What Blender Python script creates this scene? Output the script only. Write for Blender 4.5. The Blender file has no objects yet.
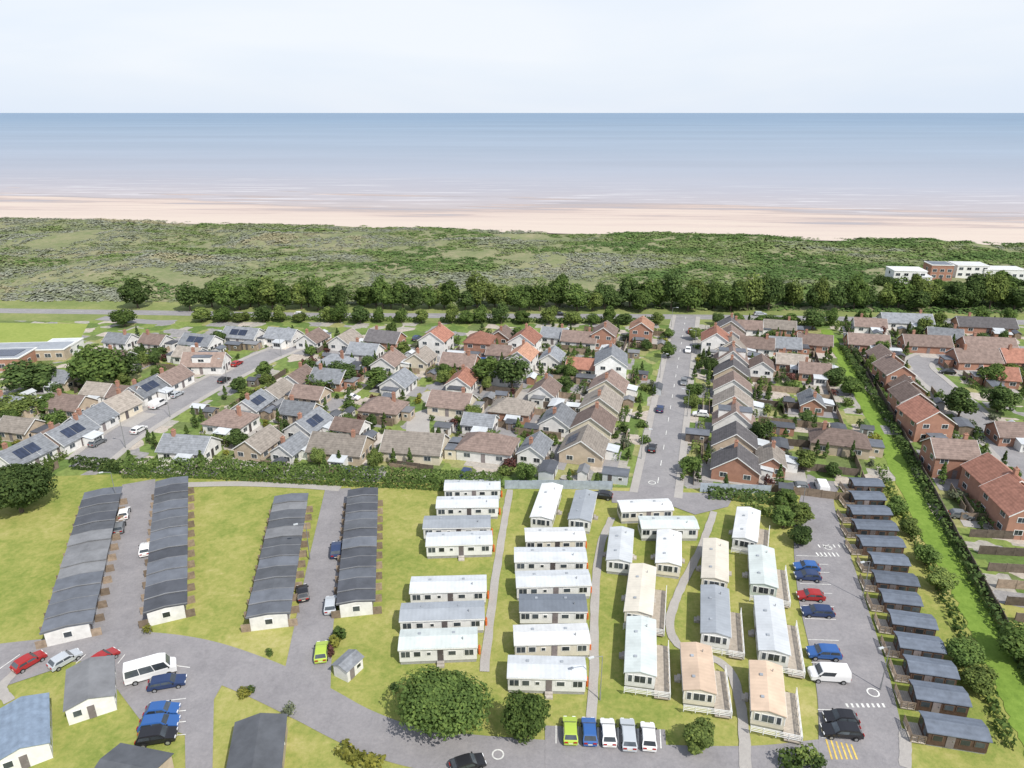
import bpy, math, random, bmesh
import numpy as np
from mathutils import Vector, noise as mnoise
R=random.Random(11); rng=np.random.default_rng(5)
sc=bpy.context.scene; col=sc.collection; rad=math.radians
# ------------------------------------------------------------------ camera geometry (70 m drone height)
F=710.0; PITCH=math.atan(272/710); H=70.0
sp,cp=math.sin(PITCH),math.cos(PITCH)
def G(px,py,z=0.0):
    u=(px-512)/F; v=(py-384)/F; t=(H-z)/(sp+v*cp)
    return Vector((u*t,t*(cp-v*sp),z))
def PX(x,y,z=0):
    d=y*cp-(z-H)*sp
    return 512+F*x/max(d,1),d
cd=bpy.data.cameras.new('camera'); cam=bpy.data.objects.new('camera',cd); col.objects.link(cam)
cam.location=(0,0,H); cam.rotation_euler=(math.pi/2-PITCH,0,0)
cd.sensor_width=36; cd.lens=F/1024*36; cd.clip_end=200000; cd.clip_start=.5; sc.camera=cam
sc.view_settings.view_transform='Standard'; sc.view_settings.look='None'; sc.view_settings.exposure=0
# ------------------------------------------------------------------ materials
def nd(nt,t,ins=None,**pr):
    n=nt.nodes.new(t)
    for k,v in pr.items(): setattr(n,k,v)
    for k,v in (ins or {}).items():
        if isinstance(v,bpy.types.NodeSocket): nt.links.new(v,n.inputs[k])
        else: n.inputs[k].default_value=v
    return n
def math_(nt,op,a,b=0.0,c=None):
    d={0:a,1:b}
    if c is not None: d[2]=c
    return nd(nt,'ShaderNodeMath',d,operation=op).outputs[0]
def ramp(nt,fac,stops,interp='LINEAR'):
    n=nt.nodes.new('ShaderNodeValToRGB'); cr=n.color_ramp; cr.interpolation=interp
    while len(cr.elements)<len(stops): cr.elements.new(.5)
    for e,(p,c) in zip(cr.elements,stops): e.position=p; e.color=(*c,1)
    nt.links.new(fac,n.inputs[0]); return n.outputs[0]
def newm(name):
    m=bpy.data.materials.new(name); m.use_nodes=True; nt=m.node_tree
    return m,nt,nt.nodes['Principled BSDF']
def scalec(nt,c,f):
    d={'Scale':f,0:(c if isinstance(c,bpy.types.NodeSocket) else tuple(c))}
    return nd(nt,'ShaderNodeVectorMath',d,operation='SCALE').outputs[0]
def mat(name,c,rough=.8,var=.25,s=1.2,spec=.25,rnd=.12,course=0,bump=0,metal=0,amp=.12):
    m,nt,b=newm(name)
    pos=nd(nt,'ShaderNodeNewGeometry').outputs['Position']
    n1=nd(nt,'ShaderNodeTexNoise',{'Vector':pos,'Scale':s,'Detail':5,'Roughness':.65}).outputs[0]
    f=nd(nt,'ShaderNodeMapRange',{'Value':n1,1:.3,2:.7,3:1-var,4:1+var}).outputs[0]
    r=nd(nt,'ShaderNodeObjectInfo').outputs['Random']
    f=math_(nt,'MULTIPLY',f,nd(nt,'ShaderNodeMapRange',{'Value':r,3:1-rnd,4:1+rnd}).outputs[0])
    if course:
        oc=nd(nt,'ShaderNodeTexCoord').outputs['Object']
        z=nd(nt,'ShaderNodeSeparateXYZ',{0:oc}).outputs[2 if course>0 else 0]
        w=math_(nt,'SINE',math_(nt,'MULTIPLY',z,6.283/abs(course)))
        f=math_(nt,'MULTIPLY',f,math_(nt,'MULTIPLY_ADD',w,amp,1.0))
    nt.links.new(scalec(nt,c,f),b.inputs['Base Color'])
    b.inputs['Roughness'].default_value=rough; b.inputs['Specular IOR Level'].default_value=spec
    b.inputs['Metallic'].default_value=metal
    if bump:
        bp=nd(nt,'ShaderNodeBump',{'Height':n1,'Strength':bump,'Distance':.1}); nt.links.new(bp.outputs[0],b.inputs['Normal'])
    return m
def leafmat(name,c,c2=None):
    m,nt,b=newm(name); c2=c2 or (c[0]*1.9,c[1]*1.7,c[2]*1.5)
    g=nd(nt,'ShaderNodeNewGeometry')
    n1=nd(nt,'ShaderNodeTexNoise',{'Vector':g.outputs['Position'],'Scale':.55,'Detail':3}).outputs[0]
    f=math_(nt,'ADD',math_(nt,'MULTIPLY',n1,.8),math_(nt,'MULTIPLY',g.outputs['Random Per Island'],.5))
    cr=ramp(nt,f,[(.3,tuple(x*.68 for x in c)),(.6,c),(1,c2)])
    r=nd(nt,'ShaderNodeObjectInfo').outputs['Random']
    cr=scalec(nt,cr,nd(nt,'ShaderNodeMapRange',{'Value':r,3:.78,4:1.25}).outputs[0])
    d=nd(nt,'ShaderNodeBsdfDiffuse',{'Color':cr}); t=nd(nt,'ShaderNodeBsdfTranslucent',{'Color':cr})
    mx=nd(nt,'ShaderNodeMixShader',{0:.35,1:d.outputs[0],2:t.outputs[0]})
    nt.links.new(mx.outputs[0],nt.nodes['Material Output'].inputs[0]); return m
def groundmat(name,stops,s1,s2,rough=.95,dist=0,wz=.5,s3=0):
    m,nt,b=newm(name); pos=nd(nt,'ShaderNodeNewGeometry').outputs['Position']
    a=nd(nt,'ShaderNodeTexNoise',{'Vector':pos,'Scale':s1,'Detail':6,'Roughness':.6,'Distortion':dist}).outputs[0]
    c=nd(nt,'ShaderNodeTexNoise',{'Vector':pos,'Scale':s2,'Detail':6,'Roughness':.75}).outputs[0]
    f=math_(nt,'ADD',math_(nt,'MULTIPLY',a,1-wz),math_(nt,'MULTIPLY',c,wz))
    if s3: f=math_(nt,'ADD',f,math_(nt,'MULTIPLY',math_(nt,'SUBTRACT',nd(nt,'ShaderNodeTexNoise',{'Vector':pos,'Scale':s3,'Detail':4,'Roughness':.6,'Distortion':1.0}).outputs[0],.5),.35))
    nt.links.new(ramp(nt,f,stops),b.inputs['Base Color'])
    b.inputs['Roughness'].default_value=rough; b.inputs['Specular IOR Level'].default_value=.1
    bp=nd(nt,'ShaderNodeBump',{'Height':c,'Strength':.5,'Distance':.15}); nt.links.new(bp.outputs[0],b.inputs['Normal'])
    return m
M={}
M['grass']=groundmat('park grass',[(.30,(.13,.185,.038)),(.42,(.21,.25,.06)),(.52,(.295,.30,.088)),(.60,(.36,.34,.122)),(.72,(.45,.40,.19))],.045,1.3,wz=.42,s3=.28)
M['field']=groundmat('field grass',[(.3,(.18,.245,.05)),(.6,(.30,.34,.095))],.05,.8)
M['verge']=groundmat('rough verge grass',[(.3,(.12,.17,.05)),(.5,(.20,.235,.085)),(.7,(.31,.30,.13))],.06,.5)
M['drain']=groundmat('lush grass',[(.3,(.09,.15,.03)),(.45,(.15,.235,.04)),(.6,(.20,.295,.055)),(.75,(.28,.33,.10))],.12,.9,wz=.6)
M['dune']=groundmat('dune grass',[(.3,(.125,.16,.068)),(.45,(.18,.205,.10)),(.58,(.255,.245,.145)),(.72,(.40,.345,.24))],.03,.35)
M['asphalt']=groundmat('asphalt',[(.3,(.205,.197,.205)),(.5,(.26,.25,.257)),(.7,(.315,.30,.305))],.15,2.2,s3=.5)
M['asphalt2']=groundmat('road asphalt',[(.3,(.215,.21,.215)),(.5,(.27,.262,.267)),(.7,(.325,.315,.315))],.2,2.0,s3=.6)
M['pave']=groundmat('concrete path',[(.3,(.32,.30,.285)),(.7,(.44,.42,.39))],.3,3)
def sandmat():
    m,nt,b=newm('sand'); pos=nd(nt,'ShaderNodeNewGeometry').outputs['Position']
    mp=nd(nt,'ShaderNodeMapping',{'Vector':pos,'Rotation':(0,0,rad(9)),'Scale':(.006,.07,1)}).outputs[0]
    a=nd(nt,'ShaderNodeTexNoise',{'Vector':mp,'Scale':1,'Detail':7,'Roughness':.68,'Distortion':.3}).outputs[0]
    z=nd(nt,'ShaderNodeSeparateXYZ',{0:pos}).outputs[2]
    f=math_(nt,'ADD',nd(nt,'ShaderNodeMapRange',{'Value':z,1:-.05,2:1.2}).outputs[0],math_(nt,'MULTIPLY',math_(nt,'SUBTRACT',a,.5),2.4))
    nt.links.new(ramp(nt,f,[(.0,(.34,.32,.335)),(.18,(.385,.33,.315)),(.34,(.455,.375,.34)),(.55,(.525,.44,.39)),(1,(.56,.48,.415))]),b.inputs['Base Color'])
    b.inputs['Roughness'].default_value=.9; b.inputs['Specular IOR Level'].default_value=.15; return m
M['sand']=sandmat()
def patchwork():
    m,nt,b=newm('garden plots'); pos=nd(nt,'ShaderNodeNewGeometry').outputs['Position']
    mp=nd(nt,'ShaderNodeMapping',{'Vector':pos,'Rotation':(0,0,rad(15))}).outputs[0]
    v=nd(nt,'ShaderNodeTexVoronoi',{'Vector':mp,'Scale':.21},distance='CHEBYCHEV')
    x=nd(nt,'ShaderNodeSeparateXYZ',{0:v.outputs['Color']}).outputs[0]
    c=ramp(nt,x,[(0,(.12,.18,.05)),(.17,(.19,.245,.07)),(.36,(.28,.28,.12)),(.48,(.36,.34,.30)),(.58,(.14,.18,.065)),(.70,(.44,.39,.335)),(.82,(.28,.27,.265)),(.9,(.16,.22,.065))],'CONSTANT')
    n=nd(nt,'ShaderNodeTexNoise',{'Vector':pos,'Scale':.9,'Detail':6,'Roughness':.75}).outputs[0]
    c=scalec(nt,c,nd(nt,'ShaderNodeMapRange',{'Value':n,1:.3,2:.7,3:.65,4:1.3}).outputs[0])
    nt.links.new(c,b.inputs['Base Color']); b.inputs['Roughness'].default_value=.95; b.inputs['Specular IOR Level'].default_value=.1
    return m
M['plots']=patchwork()
def seamat():
    m=bpy.data.materials.new('sea'); m.use_nodes=True; nt=m.node_tree; nt.nodes.remove(nt.nodes['Principled BSDF'])
    pos=nd(nt,'ShaderNodeNewGeometry').outputs['Position']
    s=nd(nt,'ShaderNodeSeparateXYZ',{0:pos})
    n=math_(nt,'ADD',math_(nt,'MULTIPLY',s.outputs[0],.155),math_(nt,'MULTIPLY',s.outputs[1],.988))
    mp=nd(nt,'ShaderNodeMapping',{'Vector':pos,'Rotation':(0,0,rad(9)),'Scale':(.0012,.009,1)}).outputs[0]
    nz_=nd(nt,'ShaderNodeTexNoise',{'Vector':mp,'Scale':1,'Detail':7,'Roughness':.6}).outputs[0]
    n=math_(nt,'ADD',n,math_(nt,'MULTIPLY',math_(nt,'SUBTRACT',nz_,.5),170))
    f=math_(nt,'POWER',math_(nt,'MAXIMUM',math_(nt,'DIVIDE',math_(nt,'SUBTRACT',n,560),9000),0.0),.5)
    c=ramp(nt,f,[(0,(.43,.38,.37)),(.07,(.40,.37,.385)),(.13,(.365,.365,.405)),(.21,(.325,.355,.415)),(.32,(.285,.34,.415)),(.5,(.245,.315,.40)),(.75,(.21,.29,.385)),(1,(.195,.275,.375))])
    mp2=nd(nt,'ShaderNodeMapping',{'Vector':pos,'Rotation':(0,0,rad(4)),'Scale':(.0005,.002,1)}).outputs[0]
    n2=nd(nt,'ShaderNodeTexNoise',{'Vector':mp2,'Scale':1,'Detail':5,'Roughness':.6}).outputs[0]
    c=scalec(nt,c,nd(nt,'ShaderNodeMapRange',{'Value':n2,1:.3,2:.7,3:.92,4:1.08}).outputs[0])  # faint stretched bands, like cloud shadows, painted into the sea colour
    mp3=nd(nt,'ShaderNodeMapping',{'Vector':pos,'Rotation':(0,0,rad(9)),'Scale':(.009,.11,1)}).outputs[0]
    n3=nd(nt,'ShaderNodeTexNoise',{'Vector':mp3,'Scale':1,'Detail':4,'Roughness':.7}).outputs[0]
    near=nd(nt,'ShaderNodeMapRange',{'Value':n,1:600,2:840,3:1,4:0}).outputs[0]
    foam=math_(nt,'MULTIPLY',nd(nt,'ShaderNodeMapRange',{'Value':n3,1:.54,2:.64}).outputs[0],near)
    c=nd(nt,'ShaderNodeMixRGB',{0:math_(nt,'MULTIPLY',foam,.65),1:c,2:(.66,.65,.66,1)}).outputs[0]
    bp=nd(nt,'ShaderNodeBump',{'Height':n3,'Strength':.25,'Distance':1})
    d=nd(nt,'ShaderNodeBsdfDiffuse',{'Color':c}); g=nd(nt,'ShaderNodeBsdfGlossy',{'Roughness':.25,'Normal':bp.outputs[0]})
    mx=nd(nt,'ShaderNodeMixShader',{0:.12,1:d.outputs[0],2:g.outputs[0]}); nt.links.new(mx.outputs[0],nt.nodes['Material Output'].inputs[0])
    return m
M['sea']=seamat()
RC={'brown':(.20,.15,.13),'tan':(.265,.235,.205),'red':(.30,.145,.105),'orange':(.37,.21,.145),'grey':(.20,.212,.23),'dark':(.125,.118,.122),'pink':(.36,.27,.23)}
for k,c in RC.items(): M['r_'+k]=mat(k+' tiles',c,.85,.28,1.1,rnd=.25,course=.3,bump=.2,amp=.07)
for k,c in {'white':(.68,.67,.65),'cream':(.62,.56,.45),'brick':(.36,.195,.14),'buff':(.46,.38,.29),'bright':(.8,.8,.79)}.items(): M['w_'+k]=mat(k+' wall',c,.85,.14,.8,rnd=.08,course=.15 if k in('brick','buff') else 0,amp=.06)
for k,c in {'white':(.62,.63,.63),'pale':(.52,.545,.565),'cream':(.62,.575,.49),'orange':(.575,.44,.33),'grey':(.30,.325,.355),'green':(.51,.555,.54),'slate':(.15,.17,.20)}.items(): M['c_'+k]=mat(k+' caravan sheet',c,.5,.13,.4,rnd=.08,course=-.6,amp=.022)
for k,c in {'white':(.68,.68,.67),'cream':(.64,.60,.51),'green':(.46,.52,.47),'grey':(.40,.43,.45)}.items(): M['v_'+k]=mat(k+' caravan cladding',c,.45,.1,.8,rnd=.05,course=.2,amp=.05)
M['timber']=mat('dark brown cladding',(.10,.062,.047),.7,.3,2,course=.16); M['shingle']=mat('dark shingle',(.118,.138,.172),.8,.2,.8,course=.2,rnd=.2,amp=.05)
M['felt']=[mat('roof felt',c,.85,.2,.45,rnd=.1) for c in((.078,.084,.098),(.13,.142,.165),(.195,.20,.21),(.10,.107,.12))]
M['felt_blue']=mat('blue grey felt',(.18,.23,.30),.7,.2,1,course=.25,amp=.05)
M['white']=mat('white paint',(.74,.74,.72),.5,.06,1,rnd=.02); M['brownframe']=mat('brown frame',(.12,.08,.06),.6,.1,1); M['glass']=mat('window glass',(.05,.06,.07),.08,.4,.6,spec=.6,rnd=.5)
M['solar']=mat('solar panel',(.035,.045,.075),.2,.3,.8,spec=.5,course=-.9); M['door']=mat('painted door',(.16,.14,.14),.5,.2,1,rnd=.6)
M['wood']=mat('weathered fence wood',(.25,.195,.145),.9,.3,1.5,rnd=.35); M['darkwood']=mat('dark fence wood',(.13,.105,.085),.9,.3,1.5,rnd=.3)
M['deck']=mat('decking boards',(.42,.37,.31),.8,.2,2,course=-.25,rnd=.2); M['paving']=mat('patio paving',(.44,.405,.365),.9,.2,1.5,rnd=.2)
M['skirt']=mat('grey skirting',(.33,.33,.32),.8,.2,2); M['metal']=mat('grey metal',(.38,.39,.40),.4,.1,2,metal=.6); M['bluewall']=mat('blue grey boundary boards',(.33,.38,.43),.8,.2,1.2)
M['tyre']=mat('tyre rubber',(.02,.02,.02),.9,.2,5); M['bark']=mat('bark',(.13,.10,.08),.95,.3,3)
M['lamp_r']=mat('red lens',(.35,.02,.015),.25,.1,3); M['lamp_w']=mat('clear lens',(.75,.76,.78),.15,.05,3,spec=.6); M['mark']=mat('road paint',(.66,.66,.63),.8,.25,2.5); M['ymark']=mat('yellow road paint',(.60,.44,.11),.8,.25,2.5)
M['gas']=mat('orange gas bottle',(.55,.13,.03),.5,.1,3)
PAINT={'white':(.74,.74,.74),'silver':(.45,.48,.51),'black':(.02,.02,.024),'navy':(.028,.048,.12),'blue':(.035,.11,.32),'red':(.34,.025,.025),'lime':(.38,.50,.07),'grey':(.16,.17,.18)}
for k,c in PAINT.items(): M['p_'+k]=mat(k+' car paint',c,.28,.03,1,spec=.5,rnd=.03)
LF={'dark':leafmat('dark leaves',(.078,.122,.044)),'mid':leafmat('mid leaves',(.10,.155,.048)),'light':leafmat('light leaves',(.14,.19,.06)),'grey':leafmat('grey leaves',(.14,.165,.11)),'gold':leafmat('gold leaves',(.22,.23,.055)),'purple':leafmat('purple leaves',(.12,.06,.055))}
# ------------------------------------------------------------------ mesh helpers
class MB:
    def __init__(s): s.v=[]; s.f=[]; s.m=[]
    def add(s,vs,fs,m=0):
        o=len(s.v); s.v+=[tuple(a) for a in vs]; s.f+=[tuple(i+o for i in f) for f in fs]; s.m+=[m]*len(fs); return s
    def box(s,x0,y0,z0,x1,y1,z1,m=0):
        return s.add([(x0,y0,z0),(x1,y0,z0),(x1,y1,z0),(x0,y1,z0),(x0,y0,z1),(x1,y0,z1),(x1,y1,z1),(x0,y1,z1)],[(3,2,1,0),(4,5,6,7),(0,1,5,4),(1,2,6,5),(2,3,7,6),(3,0,4,7)],m)
    def tube(s,p,q,r0,r1,n=6,m=0):
        p,q=Vector(p),Vector(q); d=(q-p).normalized(); a=d.orthogonal().normalized(); b=d.cross(a); vs=[]
        for c,r in((p,r0),(q,r1)):
            for i in range(n):
                t=2*math.pi*i/n; vs.append(c+(a*math.cos(t)+b*math.sin(t))*r)
        return s.add(vs,[(i,(i+1)%n,n+(i+1)%n,n+i) for i in range(n)]+[tuple(range(n))[::-1],tuple(range(n,2*n))],m)
    def mesh(s,name,mats):
        me=bpy.data.meshes.new(name); me.from_pydata(s.v,[],s.f)
        for m in(mats if isinstance(mats,(list,tuple)) else [mats]): me.materials.append(m)
        if any(s.m): me.polygons.foreach_set('material_index',s.m)
        me.update(); return me
THINGS=[]
def reg(o,label,cat,group=None,order='x'):
    o['category']=cat
    if group: o['group']=group
    THINGS.append([o,label,order])
def thing(name,label,cat,x,y,z=0,rz=0,group=None,order='x'):
    o=bpy.data.objects.new(name,None); col.objects.link(o); o.empty_display_size=.3
    o.location=(x,y,z); o.rotation_euler=(0,0,rz); reg(o,label,cat,group,order); return o
def part(name,me,par,loc=(0,0,0),rz=0,m=None):
    o=bpy.data.objects.new(name,me); col.objects.link(o); o.parent=par; o.location=loc; o.rotation_euler=(0,0,rz)
    if m: o.material_slots[0].link='OBJECT'; o.material_slots[0].material=m
    return o
def struct(name,me,kind='structure'):
    o=bpy.data.objects.new(name,me); col.objects.link(o); o['kind']=kind; return o
CACHE={}
def cached(key,fn):
    if key not in CACHE: CACHE[key]=fn()
    return CACHE[key]
def window(par,x,y,z,w,h,rz,frame='white'):
    fm=cached(('wf',w,h,frame),lambda:MB().box(-w/2,-.05,-h/2,w/2,.04,h/2).mesh('window',M[frame]))
    def pn():
        b=MB(); n=max(1,round(w/.8)); pw=(w-.16)/n
        for i in range(n): b.box(-w/2+.08+i*pw+.03,-.07,-h/2+.09,-w/2+.08+(i+1)*pw-.03,0,h/2-.09)
        return b.mesh('pane',M['glass'])
    o=part('window',fm,par,(x,y,z),rz); part('pane',cached(('wp',w,h),pn),o); return o
def door(par,x,y,z,rz,w=.9,h=2.0):
    o=part('door',cached(('d',w,h),lambda:MB().box(-w/2,-.06,0,w/2,.04,h).mesh('door',M['door'])),par,(x,y,z),rz)
    part('handle',cached('dh',lambda:MB().box(.25,-.12,.95,.32,-.06,1.1).mesh('handle',M['metal'])),o)
    return o
def gable_body(L,W,hw,rise,mats,name='wall',z0=0):
    a,b=L/2,W/2
    v=[(-a,-b,z0),(a,-b,z0),(a,b,z0),(-a,b,z0),(-a,-b,hw),(a,-b,hw),(a,b,hw),(-a,b,hw),(-a,0,hw+rise),(a,0,hw+rise)]
    return MB().add(v,[(0,1,5,4),(1,2,6,9,5),(2,3,7,6),(3,0,4,8,7),(4,5,9,8),(6,7,8,9),(3,2,1,0)]).mesh(name,mats)
def gable_roof(L,W,hw,rise,m,ox=.3,oy=.35,t=.14,name='roof'):
    a,b=L/2+ox,W/2+oy; s=rise/(W/2); ze=hw-oy*s+t+.01; zr=hw+rise+t+.01
    top=[(-a,-b,ze),(a,-b,ze),(a,0,zr),(-a,0,zr),(a,b,ze),(-a,b,ze)]; bot=[(x,y,z-t) for x,y,z in top]
    return MB().add(top+bot,[(0,1,2,3),(3,2,4,5),(7,6,9,8),(8,9,11,10),(0,6,7,1),(5,4,10,11),(1,7,8,2),(2,8,10,4),(3,9,6,0),(5,11,9,3)]).mesh(name,m)
def hip_roof(L,W,hw,rise,m,o=.35,t=.14):
    a,b=L/2+o,W/2+o; r=max(a-b,.3); ze=hw+.01; zr=hw+rise+.1
    return MB().add([(-a,-b,ze),(a,-b,ze),(a,b,ze),(-a,b,ze),(-a,-b,ze+t),(a,-b,ze+t),(a,b,ze+t),(-a,b,ze+t),(-r,0,zr),(r,0,zr)],
      [(3,2,1,0),(0,1,5,4),(1,2,6,5),(2,3,7,6),(3,0,4,7),(4,5,9,8),(6,7,8,9),(5,6,9),(7,4,8)]).mesh('roof',m)
OCC=[]
def free(x,y,r): return all((x-a)**2+(y-b)**2>(r+c)**2 for a,b,c in OCC)
def occ(x,y,r): OCC.append((x,y,r))
HOUSES=[]
def house(x,y,ang,L,W,roof,wall,label,group,opt='',order='x',cat='house',zone=''):
    two='2' in opt; hw=4.8 if two else 2.5; rise=W*.5*(.8 if 'd' in opt else .68)
    e=thing('house' if two else 'bungalow',label,cat,x,y,0,rad(ang),group,order)
    a,b=L/2,W/2; wm=M['w_'+wall]; rm=M['r_'+roof]; hip='h' in opt
    if hip: part('wall',MB().box(-a,-b,0,a,b,hw).mesh('wall',wm),e); rf=part('roof',hip_roof(L,W,hw,rise,rm),e)
    else:
        part('wall',gable_body(L,W,hw,rise,wm),e); rf=part('roof',gable_roof(L,W,hw,rise,rm),e)
        s=rise/b; y1=b+.36; z1=hw-.36*s-.04; z2=hw+rise+.13
        for sx in(-1,1):
            X=sx*(a+.3); x0,x1=sorted((X+.002*sx,X+.05*sx)); pr=[(-y1,z1),(0,z2-.2),(y1,z1),(y1,z1+.22),(0,z2+.03),(-y1,z1+.22)]
            part('bargeboard',MB().add([(x0,p,q) for p,q in pr]+[(x1,p,q) for p,q in pr],[(0,1,4,5),(1,2,3,4),(7,6,11,10),(8,7,10,9),(0,6,7,1),(1,7,8,2),(5,4,10,11),(4,3,9,10),(0,5,11,6),(2,8,9,3)]).mesh('bargeboard',M['white']),e)
    if R.random()<.75:
        cx=R.choice([-1,1])*L*.28; z0=hw+rise*.55
        c=part('chimney',MB().box(-.35,-.35,0,.35,.35,rise*.45+1.1).box(-.42,-.42,rise*.45+1.102,.42,.42,rise*.45+1.22).tube((-.15,0,rise*.45+1.22),(-.15,0,rise*.45+1.55),.1,.09).tube((.15,0,rise*.45+1.22),(.15,0,rise*.45+1.55),.1,.09).mesh('chimney',M['w_brick']),rf,(cx,R.choice([-.3,.3]),z0))
    if 's' in opt:
        sl=rise/b; side=-1 if 'n' not in opt else 1; y0,y1=side*b*.82,side*b*.3
        for xx in(-.16,.1):
            xa,xb=L*(xx-.12),L*(xx+.12); z0=hw+(b-abs(y0))*sl+.2; z1=hw+(b-abs(y1))*sl+.2
            vs=[(xa,y0,z0),(xb,y0,z0),(xb,y1,z1),(xa,y1,z1)]
            part('solar_panel',MB().add(vs+[(p,q,r+.05) for p,q,r in vs],[(4,5,6,7),(0,1,5,4),(1,2,6,5),(2,3,7,6),(3,0,4,7)]).mesh('solar_panel',M['solar']),rf)
    if 'd' in opt:
        for sy in(-1,1):
            w=L*.22; z0=hw+rise*.15; z1=hw+rise*.8; d=part('dormer',MB().box(-w,-.0,0,w,b*.62,z1-z0).box(-w-.15,-.12,z1-z0+.002,w+.15,b*.62,z1-z0+.14,1).mesh('dormer',[wm,M['felt'][1]]),e,(0,sy*b*.8,z0),0 if sy<0 else math.pi)
            window(d,0,0,(z1-z0)*.52,1.8,.9,0)
    for st in range(2 if two else 1):
        z=1.45+st*2.5
        for xx in(-.3,.3):
            window(e,xx*L,-b,z,1.6,1.1,0); window(e,-xx*L,b,z,1.6,1.1,math.pi)
        for sx in(-1,1):
            for yy in(-.25,.25): window(e,sx*a,yy*W,z,1.5,1.1,sx*math.pi/2)
    door(e,0,-b,.05,0); door(e,a,0,.05,math.pi/2)
    q=R.random()
    if q<.3 and not two:
        k=part('conservatory',MB().box(-1.6,-2.6,0,1.6,-.02,2.1).add([(-1.8,-2.8,2.1),(1.8,-2.8,2.1),(1.8,-.02,2.5),(-1.8,-.02,2.5),(-1.8,-2.8,2.0),(1.8,-2.8,2.0)],[(0,1,2,3),(4,5,1,0)],1).mesh('conservatory',[M['white'],M['c_pale']]),e,(L*.15,-b-.06,0)); window(k,0,-2.6,1.3,2.4,1.2,0)
    elif q<.75:
        s=R.choice([-1,1]); l,w=R.uniform(2.0,3.0),R.uniform(3,4.6)
        k=part('extension',MB().box(0,-w/2,0,l,w/2,2.35).box(0,-w/2-.15,2.352,l+.15,w/2+.15,2.52,1).mesh('extension',[wm,M['felt'][R.randint(0,2)]]),e,(s*(a+.36),R.uniform(-.5,.5),0),0 if s>0 else math.pi)
        window(k,l,0,1.4,1.5,1.1,math.pi/2); window(k,l/2,-w/2,1.4,.9,.8,0)
    for i in range(int(L//4)+1): occ(x+math.cos(rad(ang))*(-a+ (i+.5)*L/(int(L//4)+1)),y+math.sin(rad(ang))*(-a+(i+.5)*L/(int(L//4)+1)),W*.5)
    HOUSES.append((x,y,zone)); return e
def axis(p,q):
    d=q-p; return d.length,math.atan2(d.y,d.x),(p+q)/2
def railing(par,x0,y0,x1,y1,z,m):
    b=MB(); L=math.hypot(x1-x0,y1-y0); n=max(2,int(L/1.3))
    for i in range(n+1):
        x=x0+(x1-x0)*i/n; y=y0+(y1-y0)*i/n; b.box(x-.05,y-.05,z,x+.05,y+.05,z+1)
    dx,dy=(.0,.03) if abs(x1-x0)>abs(y1-y0) else(.03,.0)
    for zz in(.25,.5,.75,.95): b.box(min(x0,x1)-dx,min(y0,y1)-dy,z+zz,max(x0,x1)+dx,max(y0,y1)+dy,z+zz+.07)
    part('railing',b.mesh('railing',m),par)
def caravan(p,q,W,roof,wall,label,group,deck=0,order='d'):
    L,an,c=axis(p,q); a,b=L/2,W/2; e=thing('static_caravan',label,'static caravan',c.x,c.y,0,an,group,order)
    for t in(-.33,0,.33): occ(c.x+math.cos(an)*L*t,c.y+math.sin(an)*L*t,2.3)
    part('skirt',MB().box(-a+.08,-b+.08,0,a-.08,b-.08,.55).mesh('skirt',M['skirt']),e)
    part('body',gable_body(L,W,2.65,.38,M['v_'+wall],'body',.5),e)
    rf=part('roof',gable_roof(L,W,2.65,.38,M['c_'+roof],.15,.16,.1),e)
    for s in(-1,1): y0,y1=sorted((s*(b+.165),s*(b+.2))); part('fascia',MB().box(-a-.15,y0,2.5,a+.15,y1,2.66).mesh('fascia',M['white']),e)
    for k in(-.25,.2): part('roof_vent',cached('rv',lambda:MB().box(-.2,-.2,-.1,.2,.2,.14).mesh('roof_vent',M['c_grey'])),rf,(k*L,b*.35,2.98))
    part('flue',cached('fl',lambda:MB().tube((0,0,-.1),(0,0,.45),.07,.07,6).mesh('flue',M['metal'])),rf,(.32*L,-b*.4,2.95))
    for s in(-1,1):
        rz=0 if s<0 else math.pi
        ks=[-.42,-.27,-.12,.18,.40]
        for i,k in enumerate(ks): window(e,k*L,s*b,1.75,(1.4,1.1,.7,1.2,1.4)[i],(1.1,.95,.6,.8,1.05)[i],rz)
        door(e,.03*L,s*b,.6,rz,.8,1.9)
        part('step',cached('st',lambda:MB().box(-.5,-.9,0,.5,-.1,.3).box(-.5,-.5,.3,.5,-.1,.55).mesh('step',M['paving'])),e,(.03*L,s*b,0),rz)
    for s in(-1,1):
        rz=s*math.pi/2; window(e,s*a,0,1.8,1.6,1.2,rz)
        for y in(-1.25,1.25): window(e,s*a,y,1.8,.7,1.2,rz)
    if deck:
        s=deck; y0,y1=sorted((s*(b+.05),s*(b+2.0))); x0,x1=-a-1.4,a*.55; wm=M['white']
        part('deck',MB().box(x0,y0,.35,x1,y1,.5).box(x0,-b,.35,-a-.05,y0 if s>0 else y1,.5).mesh('deck',M['deck']),e)
        railing(e,x0,s*(b+1.95),x1,s*(b+1.95),.5,wm); railing(e,x0+.05,s*(b+1.95),x0+.05,-s*b,.5,wm)
    for k in range(2):
        gx,gy=a+.35,-.3+.45*k; X_=c.x+math.cos(an)*gx-math.sin(an)*gy; Y_=c.y+math.sin(an)*gx+math.cos(an)*gy
        o=bpy.data.objects.new('gas_bottle',cached('gb',lambda:MB().tube((0,0,0),(0,0,.95),.17,.17,10).tube((0,0,.95),(0,0,1.12),.16,.06,10).tube((0,0,1.12),(0,0,1.25),.05,.05,6).mesh('gas_bottle',M['gas']))); col.objects.link(o); o.location=(X_,Y_,.01); reg(o,'orange gas bottle at the end of a '+('lengthwise' if 'lengthwise' in group else 'crosswise')+' caravan','gas bottle','gas bottles','d')
    return e
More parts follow.
